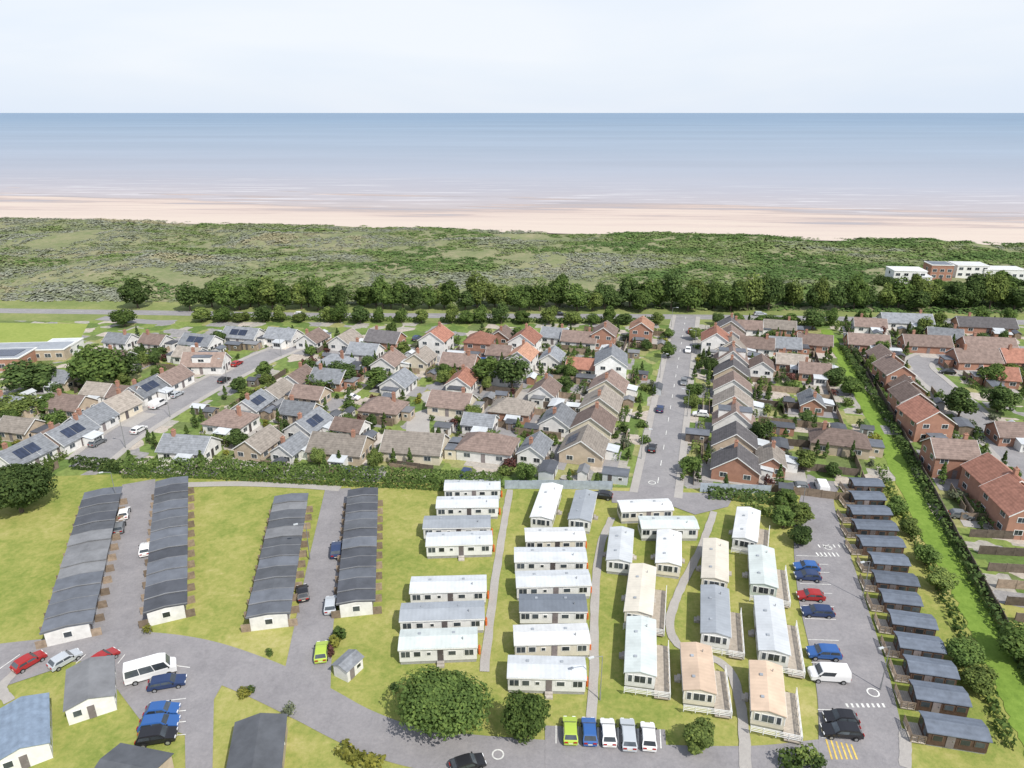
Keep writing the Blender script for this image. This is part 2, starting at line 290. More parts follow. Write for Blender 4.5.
def chalet_row(p,q,W,n,label,tone):
    L,an,c=axis(p,q); e=thing('chalet_row',label,'chalets',c.x,c.y,0,an,'long terraces of chalets'); u=L/n; b=W/2-.35; hw,ri=2.25,.24
    for i in range(12): occ(c.x+math.cos(an)*L*(i/11-.5),c.y+math.sin(an)*L*(i/11-.5),W/2)
    part('wall',gable_body(L,W-.7,hw,ri,M['w_white']),e)
    rm=gable_roof(u-.004,W-.7,hw,ri,M['felt'][0],0,.5,.12); sm=gable_roof(.12,W-.7,hw+.2,ri,M['felt'][2],0,.52,.12,'party_strip')
    scr=MB().box(-.05,-1.3,0,.05,0,1.3).mesh('porch_screen',M['wood'])
    for i in range(n):
        x=-L/2+u*(i+.5); part('roof',rm,e,(x,0,.16*(i%2)),0,M['felt'][tone[(i*3+i//4)%len(tone)]])
        part('party_strip',sm,e,(x-u/2+(.07 if i==0 else 0),0,0))
        for s in(-1,1):
            rz=0 if s<0 else math.pi; door(e,x-u*.25*-s,s*b,.05,rz); window(e,x+u*.2*-s,s*b,1.3,1.5,1.1,rz)
            part('porch_screen',scr,e,(x-u/2,s*(b+.02),0),rz)
    for s in(-1,1): window(e,s*L/2,0,1.35,1.2,1.0,s*math.pi/2)
def lodge(p,q,label,W=3.1):
    L,an,c0=axis(p,q); L-=.9; nrm=Vector((-math.sin(an),math.cos(an),0)); c=c0+nrm*W/2; a,b=L/2,W/2
    e=thing('timber_lodge',label,'lodge',c.x,c.y,0,an,'dark timber lodges','d')
    for t in(-.3,.3): occ(c.x+math.cos(an)*L*t,c.y+math.sin(an)*L*t,2.2)
    part('plinth',MB().box(-a+.1,-b+.1,0,a-.1,b-.1,.3).mesh('plinth',M['skirt']),e)
    part('wall',gable_body(L,W,2.1,.42,M['timber'],'wall',.25),e); part('roof',gable_roof(L,W,2.1,.42,M['shingle'],.25,.15,.1),e)
    for k in(-.34,.12,.36): window(e,k*L,-b,1.4,1.2,.9,0,'brownframe')
    door(e,-.12*L,-b,.3,0,.9,1.7)
    for y in(-.7,.7): window(e,-a,y,1.35,1.0,1.3,-math.pi/2,'brownframe'); window(e,a,y,1.45,.9,.8,math.pi/2,'brownframe')
    part('deck',MB().box(-a-1.7,-b,.18,-a-.04,b,.3).mesh('deck',M['deck']),e)
    railing(e,-a-1.65,-b+.05,-a-1.65,b-.05,.3,M['wood']); railing(e,-a-1.7,-b+.05,-a-.1,-b+.05,.3,M['wood'])
def hut(x,y,ang,L,W,hw,rise,rm,wm,name,label,cat,group=None,win=True):
    e=thing(name,label,cat,x,y,0,rad(ang),group); part('wall',gable_body(L,W,hw,rise,wm),e); part('roof',gable_roof(L,W,hw,rise,rm,.2,.2,.08),e)
    door(e,L/2,0,.02,math.pi/2,.8,min(1.9,hw-.1)); door(e,-L*.2,-W/2,.02,0,.8,min(1.9,hw-.1))
    if win:
        window(e,L*.22,-W/2,hw*.6,.9,.7,0)
        if L>5.5:
            for k in(-.35,.0,.35): window(e,k*L,W/2,1.4,1.2,.9,math.pi)
            for s in(-1,1): window(e,s*L/2,-W*.28 if s>0 else 0,1.4,1.1,1,s*math.pi/2)
    occ(x,y,max(L,W)*.5); return e
# cars
PROF={'hatch':(1.76,[(2.0,.32),(2.0,.62),(1.9,.74),(1.0,.95),(.35,1.42),(-.2,1.48),(-1.35,1.42),(-1.85,.95),(-1.98,.8),(-2.0,.32)],.18,(1.25,-1.25),.31),
'estate':(1.8,[(2.3,.32),(2.3,.6),(2.2,.72),(1.15,.93),(.45,1.4),(-.2,1.46),(-1.75,1.42),(-2.15,.93),(-2.28,.8),(-2.3,.32)],.18,(1.45,-1.4),.32),
'suv':(1.88,[(2.2,.4),(2.2,.78),(2.1,.92),(1.2,1.1),(.55,1.62),(-.1,1.7),(-1.75,1.66),(-2.12,1.1),(-2.2,.9),(-2.2,.4)],.16,(1.35,-1.35),.37),
'van':(1.95,[(2.5,.38),(2.5,.85),(2.38,1.05),(1.75,1.22),(1.1,1.95),(.5,2.02),(-2.4,2.0),(-2.5,1.22),(-2.5,.8),(-2.5,.38)],.08,(1.6,-1.6),.34),
'minibus':(2.1,[(3.1,.4),(3.1,1.0),(3.0,1.2),(2.5,1.4),(1.95,2.4),(1.2,2.62),(-3.0,2.58),(-3.1,1.4),(-3.1,.8),(-3.1,.4)],.08,(2.1,-1.9),.36)}
def carmesh(k):
    W,P,tp,ax,wr=PROF[k]; Z=max(p[1] for p in P); belt=P[3][1]
    hw=lambda z: W/2 if z<=belt else W/2*(1-tp*(z-belt)/(Z-belt))
    bm=bmesh.new(); Lv=[bm.verts.new((x,hw(z)-(.07 if i in(0,1,8,9) else 0),z)) for i,(x,z) in enumerate(P)]; Rv=[bm.verts.new((v.co.x,-v.co.y,v.co.z)) for v in Lv]
    for i in range(len(P)): 
        j=(i+1)%len(P); bm.faces.new((Lv[i],Lv[j],Rv[j],Rv[i]))
    for V in(Lv,Rv):
        bm.faces.new([V[i] for i in(0,1,2,3,7,8,9)]); bm.faces.new([V[i] for i in(3,4,5,6,7)])
    bmesh.ops.recalc_face_normals(bm,faces=bm.faces); bmesh.ops.bevel(bm,geom=list(bm.edges),offset=.05,segments=2,affect='EDGES',clamp_overlap=True)
    body=bpy.data.meshes.new('body'); bm.to_mesh(body); bm.free(); body.materials.append(M['p_white'])
    def slope(i,j,out,nm):
        (xa,za),(xb,zb)=P[i],P[j]; d=[]
        n=Vector((-(zb-za),0,xb-xa)).normalized(); n=n if n.x*out>0 else -n
        for t in(.14,.9):
            x=xa+(xb-xa)*t; z=za+(zb-za)*t; w=hw(z)-.12; d+=[(x+n.x*.012,-w,z+n.z*.012),(x+n.x*.012,w,z+n.z*.012)]
        return MB().add(d,[(0,1,3,2)]).mesh(nm,M['glass'])
    def xl(i,j,z): (xa,za),(xb,zb)=P[i],P[j]; return xa+(xb-xa)*(z-za)/(zb-za)
    zb=belt+.07; zt=Z-.16; sw=[]
    f0,f1,r0,r1=xl(3,4,zb)-.14,xl(3,4,zt)-.12,xl(7,6,zb)+.16,xl(7,6,zt)+.14
    N_=3 if k=='minibus' else 2; 
    for s in(-1,1):
        for i in range(1 if k=='van' else N_):
            t0,t1=i/N_,(i+1)/N_; yb_,yt=s*(hw(zb)+.012),s*(hw(zt)+.012)
            q=[(f0+(r0-f0)*t0-.04,yb_,zb),(f0+(r0-f0)*t1+.04,yb_,zb),(f1+(r1-f1)*t1+.04,yt,zt),(f1+(r1-f1)*t0-.04,yt,zt)]
            sw.append(MB().add(q,[(0,1,2,3) if s>0 else(3,2,1,0)]).mesh('side_window',M['glass']))
    wh=MB().tube((0,-.11,0),(0,.11,0),wr,wr,16).mesh('wheel',M['tyre']); rim=MB().tube((0,-.115,0),(0,.115,0),wr*.62,wr*.62,10).mesh('rim',M['metal'])
    hl=MB().box(-.05,-.2,-.08,.03,.2,.08); x0,z0=P[1]; x9,z9=P[8]
    return dict(body=body,ws=slope(3,4,1,'windscreen'),rw=slope(6,7,-1,'rear_window') if k!='van' else None,sw=sw,wh=wh,rim=rim,hl=hl.mesh('headlight',M['lamp_w']),tl=hl.mesh('tail_light',M['lamp_r']),pl=MB().box(-.02,-.26,-.06,.02,.26,.06).mesh('number_plate',M['w_cream']),mi=MB().box(-.08,-.1,-.06,.08,.1,.06).mesh('wing_mirror',M['tyre']),W=W,ax=ax,wr=wr,f=(x0,z0),r=(x9,z9),m=(P[3][0]-.25,belt+.1))
def car(x,y,ang,k,paint,label,group='parked cars',order='x'):
    c=cached(('car',k),lambda:carmesh(k)); nm={'van':'van','minibus':'minibus'}.get(k,'car')
    e=thing('parked_'+nm,label,nm,x,y,.03,rad(ang),group,order); part('body',c['body'],e,m=M['p_'+paint]); part('windscreen',c['ws'],e)
    if c['rw']: part('rear_window',c['rw'],e)
    for s in c['sw']: part('side_window',s,e)
    for ax in c['ax']:
        for s in(-1,1): w=part('wheel',c['wh'],e,(ax,s*(c['W']/2-.08),c['wr'])); part('rim',c['rim'],w)
    for s in(-1,1):
        part('headlight',c['hl'],e,(c['f'][0]-.02,s*(c['W']/2-.35),c['f'][1]+.03)); part('tail_light',c['tl'],e,(c['r'][0]-.02,s*(c['W']/2-.35),c['r'][1])); part('wing_mirror',c['mi'],e,(c['m'][0],s*(c['W']/2+.06),c['m'][1]))
    part('number_plate',c['pl'],e,(c['f'][0],0,.48)); part('number_plate',c['pl'],e,(c['r'][0]-.02,0,.6)); occ(x,y,2.2); return e
# foliage
def npmesh(name,V,nf,m):
    me=bpy.data.meshes.new(name); me.vertices.add(len(V)); me.vertices.foreach_set('co',V.astype(np.float32).ravel())
    me.loops.add(4*nf); me.loops.foreach_set('vertex_index',np.arange(4*nf,dtype=np.int32)); me.polygons.add(nf); me.polygons.foreach_set('loop_start',np.arange(nf,dtype=np.int32)*4)
    me.update(calc_edges=True); me.materials.append(m); return me
def leaves(name,C,Nrm,size,m):
    n=len(C); Nn=Nrm/np.linalg.norm(Nrm,axis=1)[:,None]; r=rng.normal(size=(n,3)); A=np.cross(Nn,r); A/=np.linalg.norm(A,axis=1)[:,None]+1e-9; B=np.cross(Nn,A)
    s=size[:,None]; j=lambda: rng.uniform(.55,1.15,(n,1))
    V=np.stack([C+A*s*j(),C+B*s*j()*.8,C-A*s*j(),C-B*s*j()*.8],1).reshape(-1,3); return npmesh(name,V,n,m)
def crown(hb,ht,w,lobes,n,ls,seed,cone=False):
    g=np.random.default_rng(seed); hc=(ht-hb)/2; zc=hb+hc; P=[];Rr=[]
    for i in range(lobes):
        d=g.normal(size=3); d/=np.linalg.norm(d); k=g.uniform(.35,.72)
        if cone: t=g.uniform(0,1); a=g.uniform(0,6.28); rr=w/2*(1-t)*.6; P.append((rr*math.cos(a),rr*math.sin(a),hb+t*(ht-hb)*.92)); Rr.append(w*.22*(1.15-t)); continue
        P.append((d[0]*w/2*k,d[1]*w/2*k,zc+d[2]*hc*k)); Rr.append(g.uniform(.18,.3)*w)
    P=np.array(P);Rr=np.array(Rr); i=g.integers(0,lobes,n); d=g.normal(size=(n,3)); d[:,2]+=.25; d/=np.linalg.norm(d,axis=1)[:,None]
    rad_=Rr[i]*g.uniform(.55,1.08,n)**.6; sq=np.array([1,1,min(1.1,hc*2/w)]); C=P[i]+d*rad_[:,None]*sq; C[:,2]=np.maximum(C[:,2],hb*.6+.1)
    return leaves('crown',C,d+g.normal(size=(n,3))*.4+np.array([0,0,.35]),ls*g.uniform(.6,1.2,n),LF['mid'])
def trunkmesh(h,r,top,seed):
    g=random.Random(seed); b=MB().tube((0,0,-.05),(0,0,h),r*1.2,r*.75,8).tube((0,0,h),(g.uniform(-.3,.3),g.uniform(-.3,.3),top*.8),r*.75,r*.15,6)
    for i in range(5):
        a=i*1.26+g.random(); l=top*.32; b.tube((0,0,h*g.uniform(.8,1.3)),(math.cos(a)*l,math.sin(a)*l,h+l*g.uniform(.7,1.1)),r*.45,r*.1,5)
    return b.mesh('trunk',M['bark'])
PT=[(crown(1.2,10,8,18,3600,.46,1),trunkmesh(2.6,.25,10,1),8,10),(crown(.9,10,6.4,16,3200,.42,2),trunkmesh(2.4,.22,10,2),6.4,10),(crown(1.5,10,9,22,3800,.46,3),trunkmesh(2.8,.28,10,3),9,10),(crown(.8,10,7.4,15,3200,.46,4),trunkmesh(2.2,.22,10,4),7.4,10)]
BIG=(crown(1.3,9.5,12,44,19000,.32,8),trunkmesh(2.6,.35,9.5,8),13,9.5); MED=(crown(.8,7,7,24,9000,.28,9),trunkmesh(1.6,.2,7,9),7.3,7); SML=(crown(.5,4.4,5,14,4500,.26,12),trunkmesh(1.2,.12,4.4,12),5.3,4.4)
BU=[crown(.05,1.8,2.2,8,300,.21,21),crown(.05,1.5,2.8,9,340,.22,22),crown(.05,2.3,2.0,8,300,.21,23)]
CON=(crown(.3,6,2.6,26,800,.28,31,True),trunkmesh(.8,.12,5,31),2.6,6)
def tree(x,y,h,w,leaf,label,pr=None,group=None,cat='tree',z=0,order='x',name='tree'):
    pr=pr or R.choice(PT); e=thing(name,label,cat,x,y,z,R.uniform(0,6.28),group,order); sx=w/pr[2]; e.scale=(sx,sx,h/pr[3])
    part('trunk',pr[1],e); part('crown',pr[0],e,m=LF[leaf]); occ(x,y,w*.3)
def bush(x,y,s,leaf,label,group='garden bushes',order='x'):
    o=bpy.data.objects.new('bush',R.choice(BU)); col.objects.link(o); o.location=(x,y,0); o.rotation_euler=(0,0,R.uniform(0,6.28)); o.scale=(s,s,s*R.uniform(.8,1.2))
    o.material_slots[0].link='OBJECT'; o.material_slots[0].material=LF[leaf]; reg(o,label,'bush',group,order); occ(x,y,s*.8)
def hedge(pts,w,h,leaf,label,dens=11,ls=.34,order='x',group=None,wob=1.0):
    C=[];Nn=[]; base=pts[0]
    for p,q in zip(pts,pts[1:]):
        L,an,_=axis(p,q); d=Vector((math.cos(an),math.sin(an),0)); nr=Vector((-d.y,d.x,0))
        for i in range(int(L/3)+1): c=p.lerp(q,i/(int(L/3)+1)); occ(c.x,c.y,w*.5)
        n=int(L*(2*h+w)*dens)
        t=rng.uniform(0,L,n); u=rng.uniform(-h,w+h,n); ins=rng.uniform(-.25,.15,n)*(.4+.6*wob)
        hh=h*(1+wob*(.16*np.sin(t*.7+base.x)+.12*np.sin(t*1.9)+.08*np.sin(t*4.3))); ww=w*(1+wob*(.2*np.sin(t*1.1+1)+.12*np.sin(t*3.1)))
        off=np.where(u<0,-ww/2-ins,np.where(u>w,ww/2+ins,(u/w-.5)*ww)); z=np.where(u<0,(1+u/h)*hh,np.where(u>w,(1-(u-w)/h)*hh,hh+ins))
        nz_=np.where((u>=0)&(u<=w),1.,.35); no=np.where(u<0,-1.,np.where(u>w,1.,0.))
        C.append(np.stack([p.x-base.x+d.x*t+nr.x*off,p.y-base.y+d.y*t+nr.y*off,np.maximum(z,.08)],1)); Nn.append(np.stack([nr.x*no,nr.y*no,nz_],1)+rng.normal(size=(n,3))*.4)
    C=np.concatenate(C);Nn=np.concatenate(Nn); o=bpy.data.objects.new('hedge',leaves('hedge',C,Nn,ls*rng.uniform(.6,1.3,len(C)),LF[leaf])); col.objects.link(o); o.location=base; reg(o,label,'hedge',group,order)
def fence(p,q,h,label,m='wood',group='garden fences',order='d',solid=True):
    L,an,c=axis(p,q); e=thing('garden_fence',label,'fence',p.x,p.y,0,an,group,order); n=max(1,round(L/2.6)); b=MB()
    for i in range(n):
        x0=L*i/n+.06; x1=L*(i+1)/n-.06; hh=h*R.uniform(.95,1.03); b.box(x0,-.03,.05,x1,.03,hh); b.box(x0,-.05,hh+.002,x1,.05,hh+.05)
    part('panel',b.mesh('panel',M[m]),e); pm=cached(('post',h,m),lambda:MB().box(-.055,-.055,0,.055,.055,h+.12).mesh('post',M[m]))
    for i in range(n+1): part('post',pm,e,(L*i/n,0,0))
def lamp(x,y,ang,label,h=7):
    e=thing('street_lamp',label,'street lamp',x,y,0,rad(ang),'street lamps'); part('pole',cached('lp',lambda:MB().tube((0,0,0),(0,0,1.2),.11,.1,8).tube((0,0,1.2),(0,0,7),.07,.05,8).tube((0,0,7),(1.3,0,7.25),.045,.04,6).mesh('pole',M['metal'])),e)
    part('lamp_head',cached('lh',lambda:MB().box(1.2,-.13,7.18,1.9,.13,7.34).mesh('lamp_head',M['c_pale'])),e)
# ------------------------------------------------------------------ ground sheets
def cat_(pts,n=8):
    P=[pts[0]*2-pts[1]]+list(pts)+[pts[-1]*2-pts[-2]]; o=[]
    for i in range(1,len(P)-2):
        for k in range(n):
            t=k/n; a,b,c,d=P[i-1:i+3]; o.append(.5*((2*b)+(c-a)*t+(2*a-5*b+4*c-d)*t*t+(3*b-a-3*c+d)*t**3))
    return o+[pts[-1]]
ZL=[.012]
def nz(): ZL[0]+=.004; return ZL[0]
def ribbon(name,px,w,m,kerb=False,oc=True,n=8,world=False,z=None,rag=0):
    P=px if world else [G(*p) for p in px]
    ws=w if isinstance(w,list) else [w]*len(P); P3=cat_([Vector((p.x,p.y,k)) for p,k in zip(P,ws)],n); z=z or nz(); v=[];f=[];E=([],[])
    for i,p in enumerate(P3):
        a,b=P3[max(i-1,0)],P3[min(i+1,len(P3)-1)]; d=Vector((b.x-a.x,b.y-a.y)).normalized(); nr=Vector((-d.y,d.x)); k=p.z/2; k1,k2=k+R.uniform(-rag,rag),k+R.uniform(-rag,rag)
        v+=[(p.x+nr.x*k1,p.y+nr.y*k1,z),(p.x-nr.x*k2,p.y-nr.y*k2,z)]; E[0].append((p,nr,k)); 
        if oc: occ(p.x,p.y,k)
    f=[(2*i,2*i+1,2*i+3,2*i+2) for i in range(len(P3)-1)]
    struct(name,MB().add(v,f).mesh(name,M[m]))
    if kerb:
        for s in(-1,1):
            vs=[]
            for p,nr,k in E[0]:
                for off,zz in((k,0),(k,.12),(k+.15,.12),(k+1.6,.1),(k+1.6,0)): vs.append((p.x+s*nr.x*off,p.y+s*nr.y*off,zz))
            fs=[]
            for i in range(len(E[0])-1):
                for j in range(4): fs.append((5*i+j,5*i+j+1,5*i+j+6,5*i+j+5) if s<0 else (5*i+j+5,5*i+j+6,5*i+j+1,5*i+j))
            struct('pavement',MB().add(vs,fs).mesh('pavement',M['pave']))
    return P3
def poly(name,px,m,z=None):
    z=z or nz(); P=[G(*p) for p in px]; return struct(name,MB().add([(p.x,p.y,z) for p in P],[tuple(range(len(P)))]).mesh(name,M[m]))
X=4000
struct('ground',MB().add([(-X,-300,0),(X,-300,0),(-X,455,0),(X,455,0),(-X,900,-8),(X,900,-8),(-X,3000,-60),(X,3000,-60)],[(0,1,3,2),(2,3,5,4),(4,5,7,6)]).mesh('ground',M['grass']))
yb=lambda x:(446-.165*x)/.986
yf=lambda x:266-.053*x
nx,ny=230,60; vs=[]
for j in range(ny):
    u=j/(ny-1)
    for i in range(nx):
        x=-520+1040*i/(nx-1); y=yf(x)+(yb(x)-yf(x))*u; e=min(1,u*6)*min(1,(1-u)*7+.12)
        h=1.2+2.6*(mnoise.noise((x*.02,y*.02,0))+.5)+1.3*mnoise.noise((x*.06,y*.06,3)); vs.append((x,y+5*mnoise.noise((x*.04,0,7))*(u>.9),.06+max(0,h)*e))
struct('dunes',MB().add(vs,[(j*nx+i,j*nx+i+1,(j+1)*nx+i+1,(j+1)*nx+i) for j in range(ny-1) for i in range(nx-1)]).mesh('dunes',M['dune']))
DV=np.array(vs).reshape(ny,nx,3)
def dz(x,u): return DV[min(ny-1,int(u*(ny-1))),min(nx-1,max(0,int((x+520)/1040*(nx-1)))),2]
bx,by=260,110; vs=[]
for j in range(by):
    u=(j/(by-1))**1.15
    for i in range(bx):
        x=-900+1800*i/(bx-1); y=yb(x)-14+420*u; n=x*.155+y*.988
        z=1.3*(1-(n-440)/143) if n<583 else -(n-583)*.006
        k=min(1,max(0,(n-460)/50)); z+=k*(.72*mnoise.noise((x*.004,n*.05,1))+.42*mnoise.noise((x*.011,n*.12,5))); vs.append((x,y,z if n>435 else max(z,.4)))
struct('beach',MB().add(vs,[(j*bx+i,j*bx+i+1,(j+1)*bx+i+1,(j+1)*bx+i) for j in range(by-1) for i in range(bx-1)]).mesh('beach',M['sand']))
S=60000; c0=lambda x:(480-.155*x)/.988
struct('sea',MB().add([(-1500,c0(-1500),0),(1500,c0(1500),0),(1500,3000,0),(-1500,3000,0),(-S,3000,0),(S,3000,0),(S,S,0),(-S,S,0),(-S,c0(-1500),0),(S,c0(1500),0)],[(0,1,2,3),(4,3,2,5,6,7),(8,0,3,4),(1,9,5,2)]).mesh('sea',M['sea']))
poly('roadside_grass',[(-200,296),(1200,305),(1300,345),(-300,330)],'verge')
poly('garden_ground',[(-120,320),(1150,327),(1400,560),(1180,640),(985,600),(905,480),(800,490),(505,486),(120,474),(-200,485)],'plots')
poly('playing_field',[(-60,322),(88,324),(78,344),(-60,347)],'field')
P0,P1=G(656,493),G(686,316); D=(P1-P0).normalized(); RT=Vector((D.y,-D.x,0))
coast=ribbon('coastal_road',[(-150,309),(100,312),(300,315),(500,316),(700,317),(900,320),(1150,325)],6.5,'asphalt2')
ribbon('straight_road',[P0-D*1,P0.lerp(P1,.5),P1],7,'asphalt2',True,world=True)
LR=[(292,346),(256,361),(210,384),(162,411),(120,437),(90,460)]
left=ribbon('bungalow_road',LR,8.2,'asphalt2',True)
for p in left: occ(p.x,p.y,5.5); occ(p.x+3.5,p.y-3.5,2.6)
ribbon('side_road',[(175,322),(150,322),(100,318)],5,'asphalt2')
ribbon('upper_road',[(120,342),(200,340),(300,343)],4.5,'asphalt2')
ribbon('close_road',[(418,440),(420,418),(440,408),(425,392)],5.5,'pave')
ribbon('estate_road',[(955,352),(918,362),(935,382),(962,405),(985,428),(1015,458),(1060,500)],6,'asphalt2',True)
ribbon('drain',[(826,330),(846,365),(880,430),(925,520),(970,600),(1010,680),(1050,765)],[3.6,3.6,3.8,4,4.2,4.4,4.6],'drain',n=16,rag=.35)
ribbon('service_road',[(-40,661),(40,652),(120,646),(190,654),(255,676),(310,702),(360,728),(420,748),(520,760),(640,766),(760,768),(850,760),(905,768)],[5.4,5.4,5.8,6,6.2,6,5.6,5.6,6,6,6,6,6],'asphalt')
ribbon('chalet_road',[(139,482),(131,555),(122,612),(116,648)],[6,7.3,7.8,9],'asphalt')
ribbon('chalet_road',[(338,489),(325,560),(314,625),(304,700)],[5,5.4,5.6,6.5],'asphalt')
ribbon('chalet_path',[(185,485),(240,484),(300,486),(340,489)],2,'pave')
ribbon('lodge_road',[(823,484),(817,500),(820,540),(832,600),(848,660),(858,710),(866,770)],[6,6,8.6,9.8,9.6,9.4,10],'asphalt')
poly('car_park',[(0,654),(62,652),(60,668),(-5,690)],'asphalt'); poly('car_park',[(112,648),(235,662),(214,700),(212,800),(186,800),(185,735),(140,720),(110,680),(85,662)],'asphalt')
poly('car_park',[(545,726),(665,730),(668,775),(545,775)],'asphalt'); poly('entrance',[(610,491),(735,494),(728,507),(695,515),(668,505),(612,503)],'asphalt'); ribbon('entrance',[(655,499),(656,487)],8,'asphalt')
for px in([(510,490),(503,530),(494,590),(484,672)],[(612,518),(600,548),(595,600),(594,670),(590,745)],[(714,512),(700,550),(680,590),(670,622),(678,645),(705,655),(730,672),(742,715),(746,775)],[(10,702),(2,688),(20,668)],[(905,768),(905,730)]): ribbon('footpath',px,1.3,'pave',oc=False,rag=.08)
# markings
def mark(pts,w,m='mark',name='road_marking'): ribbon(name,pts,w,m,oc=False,n=2,world=isinstance(pts[0],Vector),z=.1)
for i in range(17): a=P0.lerp(P1,(i+.5)/17); mark([a,a+D*2.5],.15)
for i in range(0,len(coast)-1,1):
    a,b=coast[i].copy(),coast[i+1].copy(); a.z=b.z=0; mark([a,a.lerp(b,.45)],.12)
for (x0,y0,x1,y1) in((20,655,-4,672),(40,654,20,670),(62,652,50,668),(86,655,76,664),(100,652,94,660),(125,655,118,664),(150,703,186,699),(146,715,186,711),(143,726,186,722),(142,738,186,735),(160,664,190,668),(556,726,556,744),(578,727,578,745),(598,728,598,746),(618,728,618,747),(638,729,638,748),(660,730,661,749)): mark([(x0,y0),(x1,y1)],.12)
for y in(556,564,572,584,593,606,619,640,663,682,710,724,738): mark([(796+(y-556)*.14,y),(796+(y-556)*.14+31,y+1)],.1)
for i in range(6): mark([(816+i*4,553),(819+i*4,557)],.25); mark([(818+i*5,545),(820+i*5,548)],.22)
for i in range(8): mark([(846+i*5.2,704),(848+i*5.2,708)],.28)
for i in range(6): mark([(826+i*5,740+i),(832+i*5,760)],.2,'ymark')
for cx,cy,r in((873,693,.7),(498,755,.65),(652,483,.7),(828,548,.6)):
    c=G(cx,cy); mark([c+Vector((math.cos(k*.628)*r,math.sin(k*.628)*r,0)) for k in range(11)],.18)
# ------------------------------------------------------------------ park buildings
for p,q,W,n,l,tn in(((70,642),(106,500),6.2,13,'grey felt roofed chalet terrace on the far left',(1,2,3,1,2,0)),((168,622),(174,489),5.6,13,'dark roofed chalet terrace second from the left',(0,1,3,0,1)),((270,629),(293,506),5.9,12,'brown grey roofed chalet terrace third from the left',(1,3,2,1,3)),((357,616),(364,500),5.4,12,'near black roofed chalet terrace nearest the white caravans',(0,1,3,0,0))): chalet_row(G(*p),G(*q),W,n,l,tn)
def hz(x0,y0,x1,y1,roof,wall,label,deck=0,W=3.7):
    p,q=G(x0,y0),G(x1,y1); L,an,_=axis(p,q); n=Vector((-math.sin(an),math.cos(an),0))*(W/2); return caravan(p+n,q+n,W,roof,wall,label,'static caravans set crosswise',deck)
def vt(x0,y0,x1,y1,roof,wall,label,deck=0,W=3.8): return caravan(G(x0,y0),G(x1,y1),W,roof,wall,label,'static caravans set lengthwise',deck)
for a in((445,502,500,501,'pale'),(437,520,498,519,'pale'),(424,541,490,540,'grey'),(427,559,492,557,'pale'),(411,607,486,605,'pale'),(401,636,484,633,'grey'),(400,665,477,662,'green')): hz(*a,'white',a[4].replace('pale','pale grey').replace('green','pale green')+' roofed white caravan in the left caravan column')
for a in((526,554,585,553,'white','cream'),(515,575,586,575,'pale','white'),(517,601,590,599,'pale','white'),(520,626,586,626,'slate','white'),(515,660,589,658,'white','cream'),(508,693,585,695,'pale','white')): hz(*a,a[4].replace('pale','pale grey')+f' roofed {a[5]} caravan in the middle caravan column')
hz(621,524,672,522,'white','cream','white roofed cream caravan just inside the park entrance'); hz(641,541,697,541,'green','white','pale green roofed white caravan behind the entrance road')
for a in((541,531,552,497,'white','white','white caravan angled beside the left footpath',0),(579,533,586,504,'grey','white','grey roofed caravan angled left of the middle footpath',0),(618,575,621,542,'pale','white','short white caravan right of the middle footpath',0),(667,578,668,545,'white','cream','cream walled white roofed caravan left of the winding path',0),
 (713,594,714,554,'cream','cream','cream roofed caravan right of the winding path top',0),(743,553,747,522,'white','white','white caravan with bay windows nearest the right hand trees',-1),(762,600,759,561,'green','green','sage green caravan in the right caravan column',-1),
 (637,628,642,580,'cream','cream','cream roofed lodge caravan beside the middle footpath',-1),(639,690,640,634,'green','white','pale roofed caravan with white railed deck in the path triangle',-1),(714,650,713,602,'grey','white','grey roofed caravan with railed deck on the winding path',-1),
 (772,668,766,613,'pale','white','white roofed caravan with white deck near lodge road',-1),(698,708,694,661,'orange','cream','peach roofed cream caravan inside the winding path',-1),(766,730,763,680,'orange','cream','peach roofed cream caravan nearest the lower lodge road',-1)): vt(*a)
for i,a in enumerate(((846,495,884,496),(846,509,886,510),(844,524,892,525),(848,539,898,541),(853,556,905,558),(864,574,910,577),(866,593,919,598),(873,613,922,618),(881,635,937,642),(888,659,945,666),(897,684,958,692),(903,711,970,720),(913,745,990,756))): lodge(G(*a[:2])+Vector((1.0,0,0)),G(*a[2:]),'dark brown timber lodge with shingle roof in the right column')
def hutpx(px,py,*a,**k): c=G(px,py); return hut(c.x,c.y,*a,**k)
hutpx(94,697,-62,7.5,5.2,2.4,.75,M['felt'][2],M['w_white'],'chalet','grey roofed white chalet beside the minibus','chalet')
hutpx(27,742,-58,8.5,5.2,2.4,.75,M['felt_blue'],M['w_white'],'chalet','blue grey roofed white chalet in the bottom left corner','chalet')
hutpx(133,786,-12,6.5,5.5,2.4,.75,M['felt'][3],M['w_buff'],'chalet','dark roofed chalet cut by the bottom edge','chalet')
hutpx(259,768,102,9.5,5.6,2.4,.75,M['felt'][3],M['w_buff'],'chalet','charcoal roofed chalet on the lower grass','chalet')
hutpx(349,672,60,3,2.4,1.9,.5,M['r_grey'],M['w_white'],'shed','small white grey roofed shed beside the chalet road','shed')
